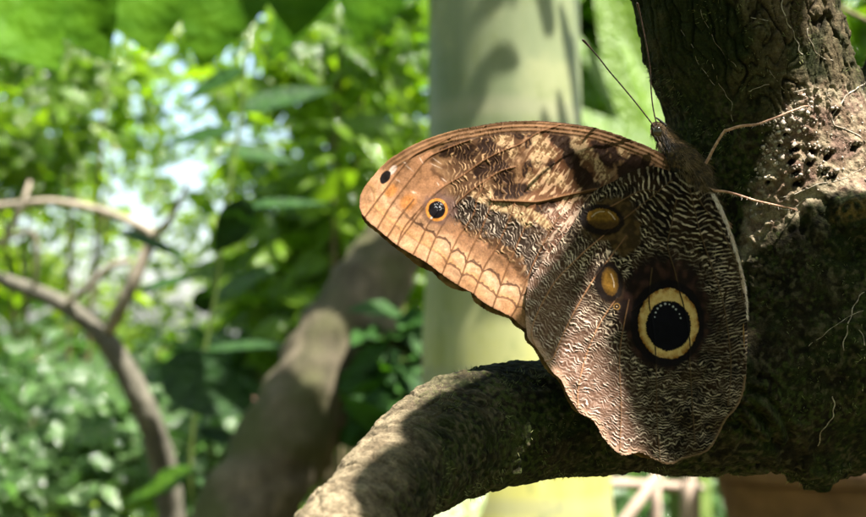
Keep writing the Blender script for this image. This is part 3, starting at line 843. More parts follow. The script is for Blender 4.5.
# swollen folds round an old wound, and the scar under the rise
for pl, w_, a_ in (([(742, 395), (756, 402), (768, 412), (776, 424), (782, 438)], 4.5, .0022), ([(738, 402), (750, 412), (756, 425), (768, 434)], 4.5, .0018), ([(729, 415), (742, 414), (752, 424)], 4, .0016),
                   ([(740, 388), (752, 384), (766, 386)], 4, .0012), ([(812, 208), (817, 226), (828, 242), (846, 250)], 6, .0011), ([(852, 205), (845, 222), (850, 238)], 6, .0009)):
    dd = seg_dist(ux, uy, catmull(pl, 6))[0]
    h += (a_ * np.exp(-(dd / w_) ** 2) - a_ * .7 * np.exp(-((dd - w_ * 2.1) / (w_ * .7)) ** 2)) * front
V = V + N * h[:, None]
# bark colours, with some sun and shade painted in by place
g = lambda s_, sd_: noise3(V / s_, sd_)      # still on the undisplaced-size scale, in metres
cl = mix((.070, .056, .034), (.155, .120, .078), sstep(-.4, .6, plate + .5 * fine))
cl = mix(cl, (.020, .015, .010), sstep(.25, .8, -crack) * .85)
cl = mix(cl, (.17, .15, .10), sstep(.2, .5, noise3(V / np.array([.0012, .0012, .004]), 142) + .3 * g(.01, 143)) * .6)
cl = mix(cl, (.030, .042, .014), sstep(-.05, .35, g(.022, 120) + .4 * g(.006, 121) + .55 * (1 - sstep(690, 790, ux))) * .85)
cb = mix((.016, .014, .008), (.058, .048, .027), sstep(-.4, .6, .7 * l2_ + .6 * fine))
cb = mix(cb, (.024, .036, .009), sstep(-.2, .35, g(.02, 122) + .5 * g(.005, 123)) * .8)
cb = mix(cb, (.13, .115, .075), sstep(.1, .5, g(.0016, 124) + .45 * g(.008, 137)) * .75)
cb = mix(cb, (.006, .005, .004), sstep(.15, .5, g(.0022, 138) + .3 * g(.01, 139)) * .7)
cb = mix(cb, (.07, .095, .026), sstep(.15, .45, g(.0013, 140) + .6 * g(.014, 141)) * .7)
cl = cl * mix((1.0,) * 3, (.66, .76, .56), 1 - sstep(-22, 34, ux - (745 + uy * .28) + 16 * g(.012, 134)))  # left of the limb darkened, shade put into the colour
c = mix(cb, cl, isl)
cs = mix((.19, .150, .110), (.40, .33, .25), sstep(-.5, .6, l2_ + .6 * fine))
c = mix(c, cs, (1 - sstep(380, 448, ux + .35 * (uy - 430) + 14 * g(.006, 133))) * .95)  # branch end paled, the sunlight painted into its bark
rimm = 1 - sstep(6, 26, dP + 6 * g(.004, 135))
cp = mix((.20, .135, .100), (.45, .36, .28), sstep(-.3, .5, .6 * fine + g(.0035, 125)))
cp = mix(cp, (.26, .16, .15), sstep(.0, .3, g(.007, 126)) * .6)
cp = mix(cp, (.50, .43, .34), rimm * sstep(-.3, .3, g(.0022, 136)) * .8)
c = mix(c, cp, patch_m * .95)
yel = (1 - sstep(.7, 1.15, ell(ux, uy, 850, 212, 24, 12, -12) + .3 * g(.003, 127))) * front
c = mix(c, (.22, .145, .045), yel * .85 * sstep(-.4, .3, g(.0016, 128)))
c = mix(c, (.02, .014, .010), pit)
NMASK = None
tree = empty('gnarled_tree', P(870, 318, D + .052), 'gnarled brown tree with mossy bough and side branch the butterfly clings to', 'tree')
t = NT('bark')
bc = t.attr('bark')
n1 = t.noise(1400, 5, .65); n2 = t.noise(420, 3)
bc = t.mixc(1.0, bc, t.ramp(n1, [(.3, (.24, .23, .18)), (.55, (.52, .50, .42)), (.75, (.82, .77, .66))]), 'MULTIPLY')
hgt = t.math('ADD', n1, t.math('MULTIPLY', n2, 1.5))
BARK = t.done(t.pbsdf(bc, .9, .10, t.bump(hgt, .8, .0008)))
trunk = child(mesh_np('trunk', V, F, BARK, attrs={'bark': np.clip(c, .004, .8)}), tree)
bvh = BVHTree.FromPolygons([tuple(x) for x in V], [tuple(x) for x in F])
CAM = Vector((0, 0, CAMZ))


def on_bark(px, py, lift=0.0):
    d_ = (Vector(P(px, py, 1.0)) - CAM).normalized()
    hit, n_, i_, dist = bvh.ray_cast(CAM, d_)
    if hit is None: return None, None
    return np.array(hit + n_ * lift), np.array(n_)


# pale rootlets and web strands over the bark
t = NT('rootlet_skin'); ROOT = t.done(t.pbsdf(t.ramp(t.noise(600, 3), [(.35, (.16, .12, .08)), (.65, (.40, .35, .28))]), .7, .3))
ROOTS = [([(781, 0), (785, 18), (793, 32), (798, 45), (800, 55)], .9), ([(712, 58), (716, 76), (724, 92), (732, 104), (731, 122)], .55), ([(672, 20), (690, 42), (700, 66), (716, 86)], .5),
         ([(752, 18), (764, 20), (771, 22)], .8), ([(748, 92), (757, 88), (768, 84)], .7), ([(866, 82), (858, 88), (846, 96), (832, 118), (836, 126), (852, 132), (866, 142)], 1.0),
         ([(866, 166), (852, 174), (838, 181), (818, 184), (800, 192), (782, 198)], .6), ([(806, 198), (796, 206), (786, 210), (772, 205)], .6), ([(832, 108), (830, 100), (824, 92)], .8),
         ([(863, 292), (856, 302), (850, 318), (846, 335), (842, 350)], .8), ([(833, 396), (834, 408), (831, 420), (822, 430), (818, 446)], .9), ([(862, 310), (840, 322), (822, 336), (808, 346)], .45),
         ([(700, 10), (712, 36), (722, 52), (736, 66)], .45), ([(806, 28), (812, 46), (822, 58), (832, 60)], .6), ([(860, 330), (866, 345)], .6), ([(770, 70), (782, 88), (796, 92), (814, 86)], .6)]
for pl, w_ in ROOTS:
    cpts = catmull(pl, 7); out = []
    for i, (x_, y_) in enumerate(cpts):
        x_ += 1.6 * math.sin(i * .9 + pl[0][0]) + .8 * math.sin(i * 2.3); y_ += .8 * math.sin(i * 1.7 + pl[0][1]); hpt, _n = on_bark(x_, y_, w_ * K * .5)
        if hpt is not None: out.append(hpt)
    out = np.array(out)
    if len(out) < 5: continue
    # drop jumps across gaps, then relax a little
    for _ in range(3): out[1:-1] = .5 * out[1:-1] + .25 * (out[:-2] + out[2:])
    if np.max(np.linalg.norm(np.diff(out, axis=0), axis=1)) > .02: continue
    child(tube_obj('rootlet', out, (.62 if pl[0][0] > 775 else .42) * w_ * K * (.7 + .5 * np.abs(np.sin(np.arange(len(out)) * .7))), ROOT, n=6), tree)

# crumbs of pale frass and lichen on the scabby patch
t = NT('crumb'); CRUMB = t.done(t.pbsdf(t.mixc(t.attr('tone', 'Fac'), (.15, .11, .08), (.44, .37, .31)), .9, .15, t.bump(t.noise(2500, 3), .6, .0003)))
bm = bmesh.new(); bmesh.ops.create_icosphere(bm, subdivisions=2, radius=1); ico_v = np.array([v.co for v in bm.verts]); ico_f = np.array([[v.index for v in f_.verts] for f_ in bm.faces]); bm.free()
parts, tn = [], []
spine = catmull([(800, 96), (786, 120), (772, 140), (762, 162), (754, 182), (750, 205), (746, 228), (741, 250), (738, 275)], 20)
for i in range(760):
    if i < 520:
        j = rng.integers(0, len(spine)); s_ = j / len(spine)
        x_ = spine[j, 0] + abs(rng.normal(0, 15)) * (1 - .35 * s_) - 4; y_ = spine[j, 1] + rng.normal(0, 7)
        if s_ > .42 and rng.random() < .93: continue
    elif i < 640:
        hx, hy, hr = HOLES[rng.integers(0, len(HOLES))]; x_ = hx + rng.normal(0, hr * .8); y_ = hy - hr * 1.25 + rng.normal(0, hr * .4)
    else:
        x_ = rng.uniform(770, 866); y_ = rng.uniform(88, 190)
    hp, hn = on_bark(x_, y_)
    if hp is None or abs(hp[1] - D - .02) > .06: continue
    s0 = rng.lognormal(math.log(.95), .45) * K * (1 if i < 640 else .7)
    vv = ico_v * (1 + .75 * noise3(ico_v * 1.7 + i * 3.1, 130)[:, None]) * s0 * rng.uniform(.65, 1.35, 3)
    R_ = Matrix.Rotation(rng.uniform(0, 6.28), 3, Vector(rng.normal(size=3)).normalized())
    parts.append((vv @ np.array(R_).T + hp + hn * s0 * .1, ico_f)); tn.append(np.full(len(ico_v), np.clip(rng.normal(.55, .28), 0, 1)))
v, f = merge(parts)
o = child(mesh_np('bark_crumbs', v, f, CRUMB, attrs={'tone': np.concatenate(tn)}), tree); o['kind'] = 'stuff'

# moss tufts bristling along the shaded edges
parts, tn = [], []
NM = 14000
ii = rng.integers(0, nv, NM * 12)
ok = (ux[ii] > 430) & (ux[ii] < 880) & (uy[ii] > -10) & (uy[ii] < 520) & (N[ii, 1] < .35) & (patch_m[ii] < .2)
ii = ii[ok]
ii = ii[noise3(V[ii] / .011, 131) + .5 * noise3(V[ii] / .004, 132) > .22][:NM]
NM = len(ii)
d_ = N[ii] + rng.normal(0, .55, (NM, 3)) + np.array([0, 0, -.15]); d_ /= np.linalg.norm(d_, axis=1)[:, None]
ln = rng.uniform(.0007, .0022, NM)[:, None]
w_ = np.cross(d_, rng.normal(size=(NM, 3))); w_ /= np.linalg.norm(w_, axis=1)[:, None]; w_ *= .00009
R0 = V[ii] - N[ii] * .0002
HV = np.stack([R0 - w_, R0 + w_, R0 + d_ * ln], 1).reshape(-1, 3)
t = NT('moss_fibre'); MOSS = t.done(t.pbsdf(t.mixc(t.attr('tone', 'Fac'), (.05, .07, .018), (.24, .24, .10)), .85, .15))
o = child(mesh_np('moss', HV, np.arange(NM)[:, None] * 3 + [0, 1, 2], MOSS, smooth=False, attrs={'tone': np.repeat(rng.uniform(0, 1, NM), 3)}), tree); o['kind'] = 'stuff'

# the butterfly's legs reach the bark
for line, rad in LEGS:
    n0 = len(line); c_ = catmull([(*a_, b_) for a_, b_ in zip(line, rad)], 5)
    d0 = D + .0005 + lean(c_[0, 1]); hp, hn = on_bark(c_[-1, 0], c_[-1, 1]); d1 = hp[1] - .0003
    hk = []
    for (x_, y_, w__) in c_:
        h_, _ = on_bark(x_, y_); hk.append(h_[1] if h_ is not None else 9)
    s_ = np.linspace(0, 1, len(c_)); dd = d0 + (d1 - d0) * s_ - .004 * np.sin(s_ * math.pi)
    dd = np.minimum(dd, np.array(hk) - .0006 * (1 - s_))
    for _ in range(4): dd[1:-1] = .5 * dd[1:-1] + .25 * (dd[:-2] + dd[2:])
    lv = P(c_[:, 0], c_[:, 1], dd)
    lg = child(tube_obj('leg', lv, c_[:, 2] * K * .82, LEG, n=10), bfly)
    parts = []
    for k_ in range(3, len(c_) - 2):      # spurs
        for _h in range(3):
            b0 = lv[k_]; e_ = b0 + np.array([rng.normal(0, .0007), rng.normal(0, .0005), rng.uniform(-.0013, .0006)])
            parts.append((np.array([b0 + [.00006, 0, 0], b0 - [.00006, 0, 0], e_]), np.array([[0, 1, 2]])))
    if parts:
        sv, sf = merge(parts); s_o = mesh_np('spur', sv, sf, PH, attrs={'tone': np.full(len(sv), .5)}); child(s_o, bfly)
        child2(s_o, lg)

# ================================================================== SURROUNDINGS
def leaf_tpl(n=6, width=.42, fold=.22, droop=.25, tip=1.0, wave=0.0):
    """ovate blade, 1 long on +x, face up +z: rows of five points"""
    V = []; s = np.linspace(0, 1, n + 1)
    for t_ in s:
        w_ = width * .5 * (math.sin(math.pi * t_ ** .72)) ** .85 * (1 - .15 * t_) if 0 < t_ < 1 else .004
        z = -droop * t_ * t_
        for u in (-1, -.5, 0, .5, 1):
            V.append((t_ , w_ * u, z + fold * w_ * abs(u) + wave * w_ * math.sin(9 * t_ + 2 * u)))
    F = []
    for i in range(n):
        for j in range(4):
            a = i * 5 + j; F.append((a, a + 5, a + 6, a + 1))
    return np.array(V), np.array(F)


def leaf_tpl3(n=3, width=.45, fold=.25, droop=.25):
    V = []; s = np.linspace(0, 1, n + 1)
    for t_ in s:
        w_ = width * .5 * math.sin(math.pi * t_ ** .75) if 0 < t_ < 1 else .01
        for u in (-1, 0, 1): V.append((t_, w_ * u, -droop * t_ * t_ + fold * w_ * abs(u)))
    F = []
    for i in range(n):
        for j in range(2):
            a = i * 3 + j; F.append((a, a + 3, a + 4, a + 1))
    return np.array(V), np.array(F)


def frames(ax, up):
    ax = ax / np.linalg.norm(ax, axis=1)[:, None]
    y = np.cross(up, ax); y /= np.linalg.norm(y, axis=1)[:, None] + 1e-9
    z = np.cross(ax, y)
    return np.stack([ax, y, z], -1)


def scatter(tpl, pos, R, size):
    v, f = tpl; N_ = len(pos)
    V = np.einsum('nij,vj->nvi', R, v) * size[:, None, None] + pos[:, None, :]
    F = f[None] + (np.arange(N_) * len(v))[:, None, None]
    return V.reshape(-1, 3), F.reshape(-1, f.shape[1])


L_MID = leaf_mat('green_leaf', (.040, .115, .008), (.12, .25, .016), .6, .13)
L_YEL = leaf_mat('yellow_green_leaf', (.085, .18, .012), (.20, .32, .03), .6, .13)
L_DARK = leaf_mat('dark_leaf', (.015, .050, .010), (.040, .115, .014), .45, .55, None, 30, .2)
L_BLUE = leaf_mat('blue_green_leaf', (.055, .115, .036), (.14, .235, .08), .5, .13, (.9, 1.15, .6))
L_FAR = leaf_mat('far_leaf', (.10, .21, .012), (.27, .39, .030), .65, .13)
L_BIG = leaf_mat('broad_leaf', (.045, .150, .004), (.12, .27, .008), .6, .6, (.9, 1.2, .2), 12, .12)
L_LIME = leaf_mat('lime_leaf', (.11, .22, .010), (.20, .33, .022), .6, .42)
STEM = wood_mat('twig_bark', (.06, .045, .025), (.14, .11, .06), (.22, .18, .11), 200)
GSTEM = wood_mat('green_stem', (.06, .09, .02), (.10, .15, .03), (.16, .20, .06), 120)
TPLS = [leaf_tpl3(3, .46, .25, .25), leaf_tpl3(4, .34, .3, .4), leaf_tpl3(3, .6, .15, .15)]
GAP = np.array([(92, 75), (130, 80), (165, 50), (215, 60), (262, 75), (258, 130), (226, 165), (250, 205), (216, 236), (244, 285), (196, 318), (150, 335), (70, 330), (20, 262), (-5, 215), (45, 195), (90, 165)], float)


def gapmask(x, y):
    d = seg_dist(x, y, GAP, True)[0] * np.where(inside(x, y, GAP), 1, -1)
    return sstep(-32, 26, d + 42 * noise2(x / 32, y / 32, 140) + 26 * noise2(x / 13, y / 13, 141))


def speck(x, y):
    """small holes in the far foliage, mostly in the upper left"""
    fall = (1 - sstep(240, 430, x)) * (1 - sstep(190, 330, y))
    s_ = sstep(.02, .16, noise2(x / 12, y / 12, 146) + .3 * noise2(x / 40, y / 40, 147))
    return np.clip(s_ * (.35 + .65 * fall) , 0, 1) * .97


def cloud(cx, cy, rx, ry, d0, d1, n, clumps, seed):
    """clumped positions in a shrub: pixel-sized extents at the given depths"""
    r_ = np.random.default_rng(seed)
    c = r_.normal(size=(clumps, 3)); c /= np.linalg.norm(c, axis=1)[:, None]; c *= r_.uniform(.15, 1, (clumps, 1)) ** .5
    k_ = r_.integers(0, clumps, n)
    p = c[k_] + r_.normal(0, .16, (n, 3))
    dep = (d0 + d1) / 2 + p[:, 1] * (d1 - d0) / 2
    dm = (d0 + d1) / 2
    ctr = P(cx, cy, dm); f = K * dm / D
    return np.stack([ctr[0] + p[:, 0] * rx * f, dep, ctr[2] + p[:, 2] * ry * f], -1), c, ctr, f


def shrub(name, label, cx, cy, rx, ry, d0, d1, n, size, mat, seed, clumps=26, gap=0.0, cat='shrub', droop=.2, ti=0, group=None, shape=1.0):
    r_ = np.random.default_rng(seed)
    pos, c, ctr, f = cloud(cx, cy, rx, ry, d0, d1, n, clumps, seed)
    px_, py_ = to_px(pos)
    if gap:
        keep = r_.random(n) > gap * np.maximum(gapmask(px_, py_), .93 * speck(px_, py_)); pos = pos[keep]
    m = len(pos)
    ax = r_.normal(size=(m, 3)) * np.array([1, 1, .45]) + np.array([0, 0, -droop])
    up = r_.normal(0, .6, (m, 3)) + np.array([.1, -.4, 1]); sel = r_.random(m) < .55
    up[sel] = r_.normal(0, .30, (sel.sum(), 3)) + np.array([.21, -.76, .62])      # many leaves turn their face to the open clearing and its light
    sz = size * r_.lognormal(0, .28, m)
    v, f_ = scatter(TPLS[ti], pos, frames(ax, up), sz)
    tone = np.clip(np.repeat(.5 + .55 * noise3(pos / (size * 5), seed) + r_.normal(0, .2, m), len(TPLS[ti][0])), 0, 1)
    foot = np.array([ctr[0], (d0 + d1) / 2, 0.0])
    root = empty(name, foot, label, cat, group)
    child(mesh_np('foliage', v, f_, mat, attrs={'tone': tone}), root)
    bits = []
    for k_ in range(min(clumps, 7)):
        e = np.array([ctr[0] + c[k_, 0] * rx * f, (d0 + d1) / 2 + c[k_, 1] * (d1 - d0) / 2, ctr[2] + c[k_, 2] * ry * f])
        mpt = foot + (e - foot) * np.array([.25, .25, .55]) + r_.normal(0, .03, 3)
        q_ = catmull([foot + r_.normal(0, .02, 3) * [1, 1, 0] - [0, 0, .03], mpt, e], 7)
        V_, F_ = tube(q_, np.linspace(.007, .0016, len(q_)) * shape, 6); bits.append((V_, tris_fix(V_, F_)))
    v, f_ = merge(bits); child(mesh_np('stem', v, f_, STEM), root)
    return root


shrub('leafy_shrub', 'dense blue-green small-leaved shrub low at the left edge', 30, 440, 120, 120, 2.0, 2.7, 1400, .036, L_BLUE, 201, 46)
shrub('leafy_shrub', 'pale green loose shrub low between curved branch and leaning trunk', 215, 440, 75, 120, 2.2, 2.9, 1500, .05, L_BLUE, 202, 26)
shrub('leafy_shrub', 'yellow-green fine-leaved shrub above the pale forked branches', 50, 120, 125, 80, 2.3, 3.2, 1900, .042, L_YEL, 203, 32, gap=.85)
shrub('leafy_shrub', 'bright mid-green shrub in the centre, left of the pale palm stem', 335, 110, 125, 170, 2.0, 3.0, 1800, .058, L_YEL, 204, 34, gap=.9, ti=1)
shrub('leafy_shrub', 'shady green shrub behind the top of the leaning mossy trunk', 330, 285, 105, 110, 2.4, 3.2, 1300, .058, L_YEL, 205, 26, gap=.8)
shrub('leafy_shrub', 'small dark shrub in the corner between leaning trunk and side branch', 400, 385, 38, 60, 1.35, 1.7, 420, .042, L_DARK, 206, 12)
shrub('leafy_shrub', 'sunlit lime shrub seen between pale palm stem and gnarled tree', 625, 70, 75, 110, 2.6, 3.4, 1300, .10, L_LIME, 207, 24, ti=2)
shrub('leafy_shrub', 'pale green shrub seen at the upper right corner beyond the tree', 880, 40, 70, 80, 2.4, 3.0, 800, .06, L_YEL, 208, 16)
shrub('leafy_shrub', 'low blue-green shrub under the bough behind the wooden stakes', 720, 520, 190, 46, 2.0, 2.6, 1700, .045, L_BLUE, 209, 30)

# the wood beyond: uncountable leaves, one mass
r_ = np.random.default_rng(300); n = 62000
dd = r_.uniform(4.2, 7.2, n); x_ = r_.uniform(-190, 1060, n); y_ = r_.uniform(-190, 640, n)
g_ = gapmask(x_, y_); den = .55 + .9 * noise2(x_ / 60, y_ / 60, 142); sp_ = speck(x_, y_)
keep = (r_.random(n) > .96 * g_) & (r_.random(n) > sp_) & (r_.random(n) < np.clip(den - .25 + .45 * sstep(260, 420, y_) + .3 * sstep(250, 330, x_), .10, 1))
pos = P(x_[keep], y_[keep], dd[keep])
# fine sprays across the bright opening break the sky into points of light
n2_ = 15000; xx_ = r_.uniform(-20, 300, n2_); yy_ = r_.uniform(20, 350, n2_)
k2_ = (gapmask(xx_, yy_) > .3) & (.6 * noise2(xx_ / 30, yy_ / 30, 144) + noise2(xx_ / 10, yy_ / 10, 145) > .10)
pos2 = P(xx_[k2_], yy_[k2_], r_.uniform(4.0, 6.5, k2_.sum()))
m1 = len(pos); pos = np.concatenate([pos, pos2]); m = len(pos)
ax = r_.normal(size=(m, 3)) * [1, 1, .5] + [0, 0, -.2]; up = r_.normal(0, .6, (m, 3)) + [.1, -.4, 1]; sel = r_.random(m) < .5; up[sel] = r_.normal(0, .30, (sel.sum(), 3)) + [.21, -.76, .62]
n = 14000; a_ = r_.uniform(math.radians(16), math.radians(344), n)      # bearing from straight ahead: the wood closes round the clearing
rr2 = r_.uniform(4.2, 6.8, n); q_ = np.stack([np.sin(a_) * rr2, np.cos(a_) * rr2, r_.uniform(.2, 6.0, n)], -1)
ax2 = r_.normal(size=(n, 3)) * [1, 1, .5] + [0, 0, -.2]; up2 = r_.normal(0, .45, (n, 3)) + [0, 0, 1]
sz = np.concatenate([np.where(np.arange(m) < m1, .10, .036) * r_.lognormal(0, .3, m), .30 * r_.lognormal(0, .25, n)])
pos = np.concatenate([pos, q_]); ax = np.concatenate([ax, ax2]); up = np.concatenate([up, up2]); m = len(pos)
v, f_ = scatter(TPLS[0], pos, frames(ax, up), sz)
tone = np.repeat(np.clip(.45 + .7 * noise3(pos / .5, 143) + r_.normal(0, .2, m), 0, 1), len(TPLS[0][0]))
tag(mesh_np('distant_foliage', v, f_, L_FAR, attrs={'tone': tone}), 'thick wood of green leaves far behind everything, sky glinting through', 'foliage', kind='stuff')

# ---- pale palm stem behind the butterfly
t = NT('palm_skin')
mp = t.n('ShaderNodeMapping', {'Vector': t.pos(), 'Scale': (1, 1, .25)}).outputs[0]
n1 = t.noise(26, 5, .6, mp); n2 = t.noise(9, 3)
hz_ = t.n('ShaderNodeSeparateXYZ', {'Vector': t.pos()}).outputs[2]
low_ = t.n('ShaderNodeMapRange', {0: t.math('ADD', hz_, t.math('MULTIPLY', n2, .12)), 1: 1.41, 2: 1.56, 3: 1.0, 4: 0.0}).outputs[0]
c = t.mixc(low_, t.ramp(n1, [(.3, (.10, .125, .06)), (.6, (.155, .175, .09)), (.8, (.215, .235, .135))]), t.ramp(n1, [(.3, (.22, .21, .040)), (.55, (.31, .295, .085)), (.75, (.36, .36, .17))]))
ring_ = t.n('ShaderNodeTexWave', {'Vector': t.pos(), 'Scale': 3.2, 'Distortion': .6}, bands_direction='Z').outputs['Fac']
n4 = t.noise(70, 5, .7, t.n('ShaderNodeMapping', {'Vector': t.pos(), 'Scale': (1, 1, .6)}).outputs[0]); n5 = t.noise(15, 4, .6)
c = t.mixc(t.ramp(n5, [(.5, (0, 0, 0)), (.58, (.5, .5, .5))]), c, (.235, .24, .12)); c = t.mixc(t.ramp(n4, [(.56, (0, 0, 0)), (.66, (.7, .7, .7))]), c, (.11, .13, .05))
c = t.mixc(t.math('MULTIPLY', t.ramp(ring_, [(.0, (1, 1, 1)), (.09, (0, 0, 0))]), .6), c, (.2, .2, .12))
PALM = t.done(t.pbsdf(c, .45, .4, t.bump(n1, .2, .003)))
PD = 1.25
f = K * PD / D
zs = np.linspace(0, 7.5, 140); z_px = HY - (zs - CAMZ) / f
w_px = np.interp(z_px, [-700, 0, 120, 250, 330, 517, 700], [70, 75, 76, 79, 88, 96, 110]); c_px = np.interp(z_px, [-700, 0, 250, 517, 700], [498, 504, 506, 517, 520])
pts = np.stack([(c_px - 433) * f, PD + 0 * zs, zs], -1)
v, f_ = tube(pts, w_px * f * (1 + .008 * np.sin(zs * 21)), 48)
palm = empty('palm_tree', (pts[0][0], PD, 0), 'thick smooth pale green palm stem dappled with light behind the butterfly', 'palm tree')
child(mesh_np('trunk', v, tris_fix(v, f_), PALM), palm)
# a sheath peeling off the stem below, pale green
def blade(name, base, tip, width, mat, parent, d0, d1, face=(0, -1, .35), fold=.18, droop=.08, n=14, wid=1.0, tone=.5, twist=0):
    a_ = P(*base, d0); b_ = P(*tip, d1); ax_ = b_ - a_; L_ = np.linalg.norm(ax_)
    V_, F_ = leaf_tpl(n, width * K * ((d0 + d1) / 2) / D / L_ / .86, fold, droop, wave=.05)
    R_ = frames(ax_[None], np.array([face], float))
    v_, f2 = scatter((V_, F_), a_[None], R_, np.array([L_]))
    v2 = v_ + R_[0][:, 2] * -.0012
    vv = np.concatenate([v_, v2]); ff = np.concatenate([f2, f2[:, ::-1] + len(v_)])
    o_ = mesh_np(name, vv, ff, mat, attrs={'tone': np.clip(tone + .30 * np.tile(np.tile([-.3, .1, 1, .1, -.3], n + 1), 2) + .22 * np.sin(np.tile(np.repeat(np.arange(n + 1), 5), 2) * 2.1 + np.tile(np.tile([1.2, .6, 0, .6, 1.2], n + 1), 2)) + .2 * noise3(vv / .05, 160), 0, 1)})
    return child(o_, parent)


SHEATH = leaf_mat('pale_sheath', (.17, .22, .08), (.24, .29, .12), .35, .4)
blade('sheath', (418, 545), (492, 452), 58, SHEATH, palm, 1.09, 1.13, (0, -1, .2), .5, .1, tone=.7)
# its crown, high above the picture
bits = []; tn = []
top_ = pts[-1] + [0, 0, .05]
for k_ in range(11):
    a_ = k_ * 2 * math.pi / 11 + .3
    rach = [top_ + np.array([math.cos(a_) * s_ * 1.5, math.sin(a_) * s_ * 1.5, .75 * s_ - .95 * s_ * s_]) for s_ in np.linspace(0, 1, 16)]
    V_, F_ = tube(rach, np.linspace(.022, .005, 16), 6); bits.append((V_, tris_fix(V_, F_))); tn.append(np.full(len(V_), .4))
    rach = np.array(rach)
    for i in range(2, 16):
        tdir = rach[i] - rach[i - 1]; tdir /= np.linalg.norm(tdir); sd_ = np.cross(tdir, [0, 0, 1]); sd_ /= np.linalg.norm(sd_)
        for s_ in (-1, 1):
            for h_ in (0, .5):
                b0 = rach[i] + tdir * .1 * h_; ax_ = sd_ * s_ + tdir * .55 + np.array([0, 0, -.25])
                V_, F_ = scatter(leaf_tpl3(3, .11, .2, .25), b0[None], frames(ax_[None], np.array([[0, 0, 1.]])), np.array([.5 * (1 - .5 * abs(i / 15 - .4))]))
                bits.append((V_, tris_fix(V_, F_))); tn.append(np.full(len(V_), .5))
v, f_ = merge(bits); child(mesh_np('unseen_leaves', v, f_, L_MID, attrs={'tone': np.concatenate(tn)}), palm)

# ---- leaning mossy trunk, out of focus
MOSSY = wood_mat('mossy_bark', (.034, .028, .017), (.085, .070, .044), (.16, .13, .09), 55, (1, 1, .5), .006, (.050, .052, .018))


def px_tube(name, rows, mat, parent, n=16, lump=0.0, seed=0, sub=8):
    c_ = catmull(rows, sub); p_ = P(c_[:, 0], c_[:, 1], c_[:, 2]); rad = c_[:, 3] * K * c_[:, 2] / D
    V_, F_ = tube(p_, rad, n)
    if lump:
        cc_ = np.concatenate([np.repeat(p_, n, 0), p_[:1], p_[-1:]]); dv_ = V_ - cc_
        sc = np.concatenate([np.repeat(rad, n), rad[:1], rad[-1:]])[:, None]
        V_ = V_ + dv_ * lump * noise3(V_ / sc * 1.2, seed)[:, None] + dv_ * lump * .4 * noise3(V_ / sc * 4, seed + 1)[:, None]
    return child(mesh_np(name, V_, tris_fix(V_, F_), mat), parent)


lt = empty('leaning_tree', P(140, 760, 1.42), 'leaning mossy grey-brown trunk, blurred, left of the butterfly', 'tree')
px_tube('trunk', [(120, 800, 1.40, 60), (200, 620, 1.42, 54), (242, 517, 1.44, 50), (300, 415, 1.47, 47), (346, 330, 1.5, 42), (390, 250, 1.53, 33), (428, 190, 1.55, 28), (480, 100, 1.57, 30), (508, -60, 1.6, 27), (512, -300, 1.6, 24), (505, -900, 1.7, 18)], MOSSY, lt, 28, .16, 210)
px_tube('branch', [(360, 310, 1.5, 22), (384, 332, 1.47, 17), (397, 352, 1.45, 12), (402, 372, 1.44, 8)], MOSSY, lt, 14, .2, 212)
# ---- pale curving branches at the left
PALE = wood_mat('pale_bark', (.13, .11, .08), (.25, .21, .155), (.36, .30, .23), 50, (1, 1, .6), .004)
ft = empty('forked_tree', P(178, 900, 1.7), 'slim curved grey tree with pale forked branches at the left side, out of focus', 'tree')
GREYB = wood_mat('grey_bark', (.05, .046, .034), (.10, .092, .068), (.16, .145, .11), 70, (1, 1, .6), .004)
px_tube('trunk', [(185, 1100, 1.74, 18.7), (178, 700, 1.72, 16.4), (172, 530, 1.7, 14.0), (160, 452, 1.68, 13.3), (138, 395, 1.66, 12.5), (108, 342, 1.65, 11.3), (80, 315, 1.65, 9.8), (40, 293, 1.66, 7.8), (-20, 270, 1.7, 6.6), (-120, 220, 1.8, 4.7)], GREYB, ft, 18, .12, 220)
for nm, rows in (('branch', [(106, 336, 1.65, 6.2), (118, 312, 1.63, 7.0), (134, 280, 1.62, 7.0), (147, 250, 1.62, 6.2), (152, 236, 1.62, 5.9), (130, 222, 1.62, 3.9), (98, 210, 1.63, 3.9), (50, 202, 1.65, 3.9), (-20, 206, 1.7, 3.9), (-120, 190, 1.8, 3.9)]),
                 ('branch', [(150, 240, 1.62, 4.2), (166, 224, 1.6, 3.4), (180, 200, 1.58, 2.4), (190, 176, 1.58, 1.3)]),
                 ('twig', [(62, 308, 1.65, 3.1), (84, 290, 1.63, 3.4), (112, 266, 1.62, 3.4), (130, 262, 1.62, 3.1)]),
                 ('twig', [(2, 246, 1.66, 2.7), (14, 222, 1.65, 3.0), (24, 200, 1.65, 2.7), (30, 182, 1.66, 2.3)]),
                 ('twig', [(34, 292, 1.66, 2.3), (36, 260, 1.64, 2.7), (30, 232, 1.64, 2.5), (-20, 250, 1.68, 2.3)])):
    px_tube(nm, rows, PALE, ft, 12, .14, 221)

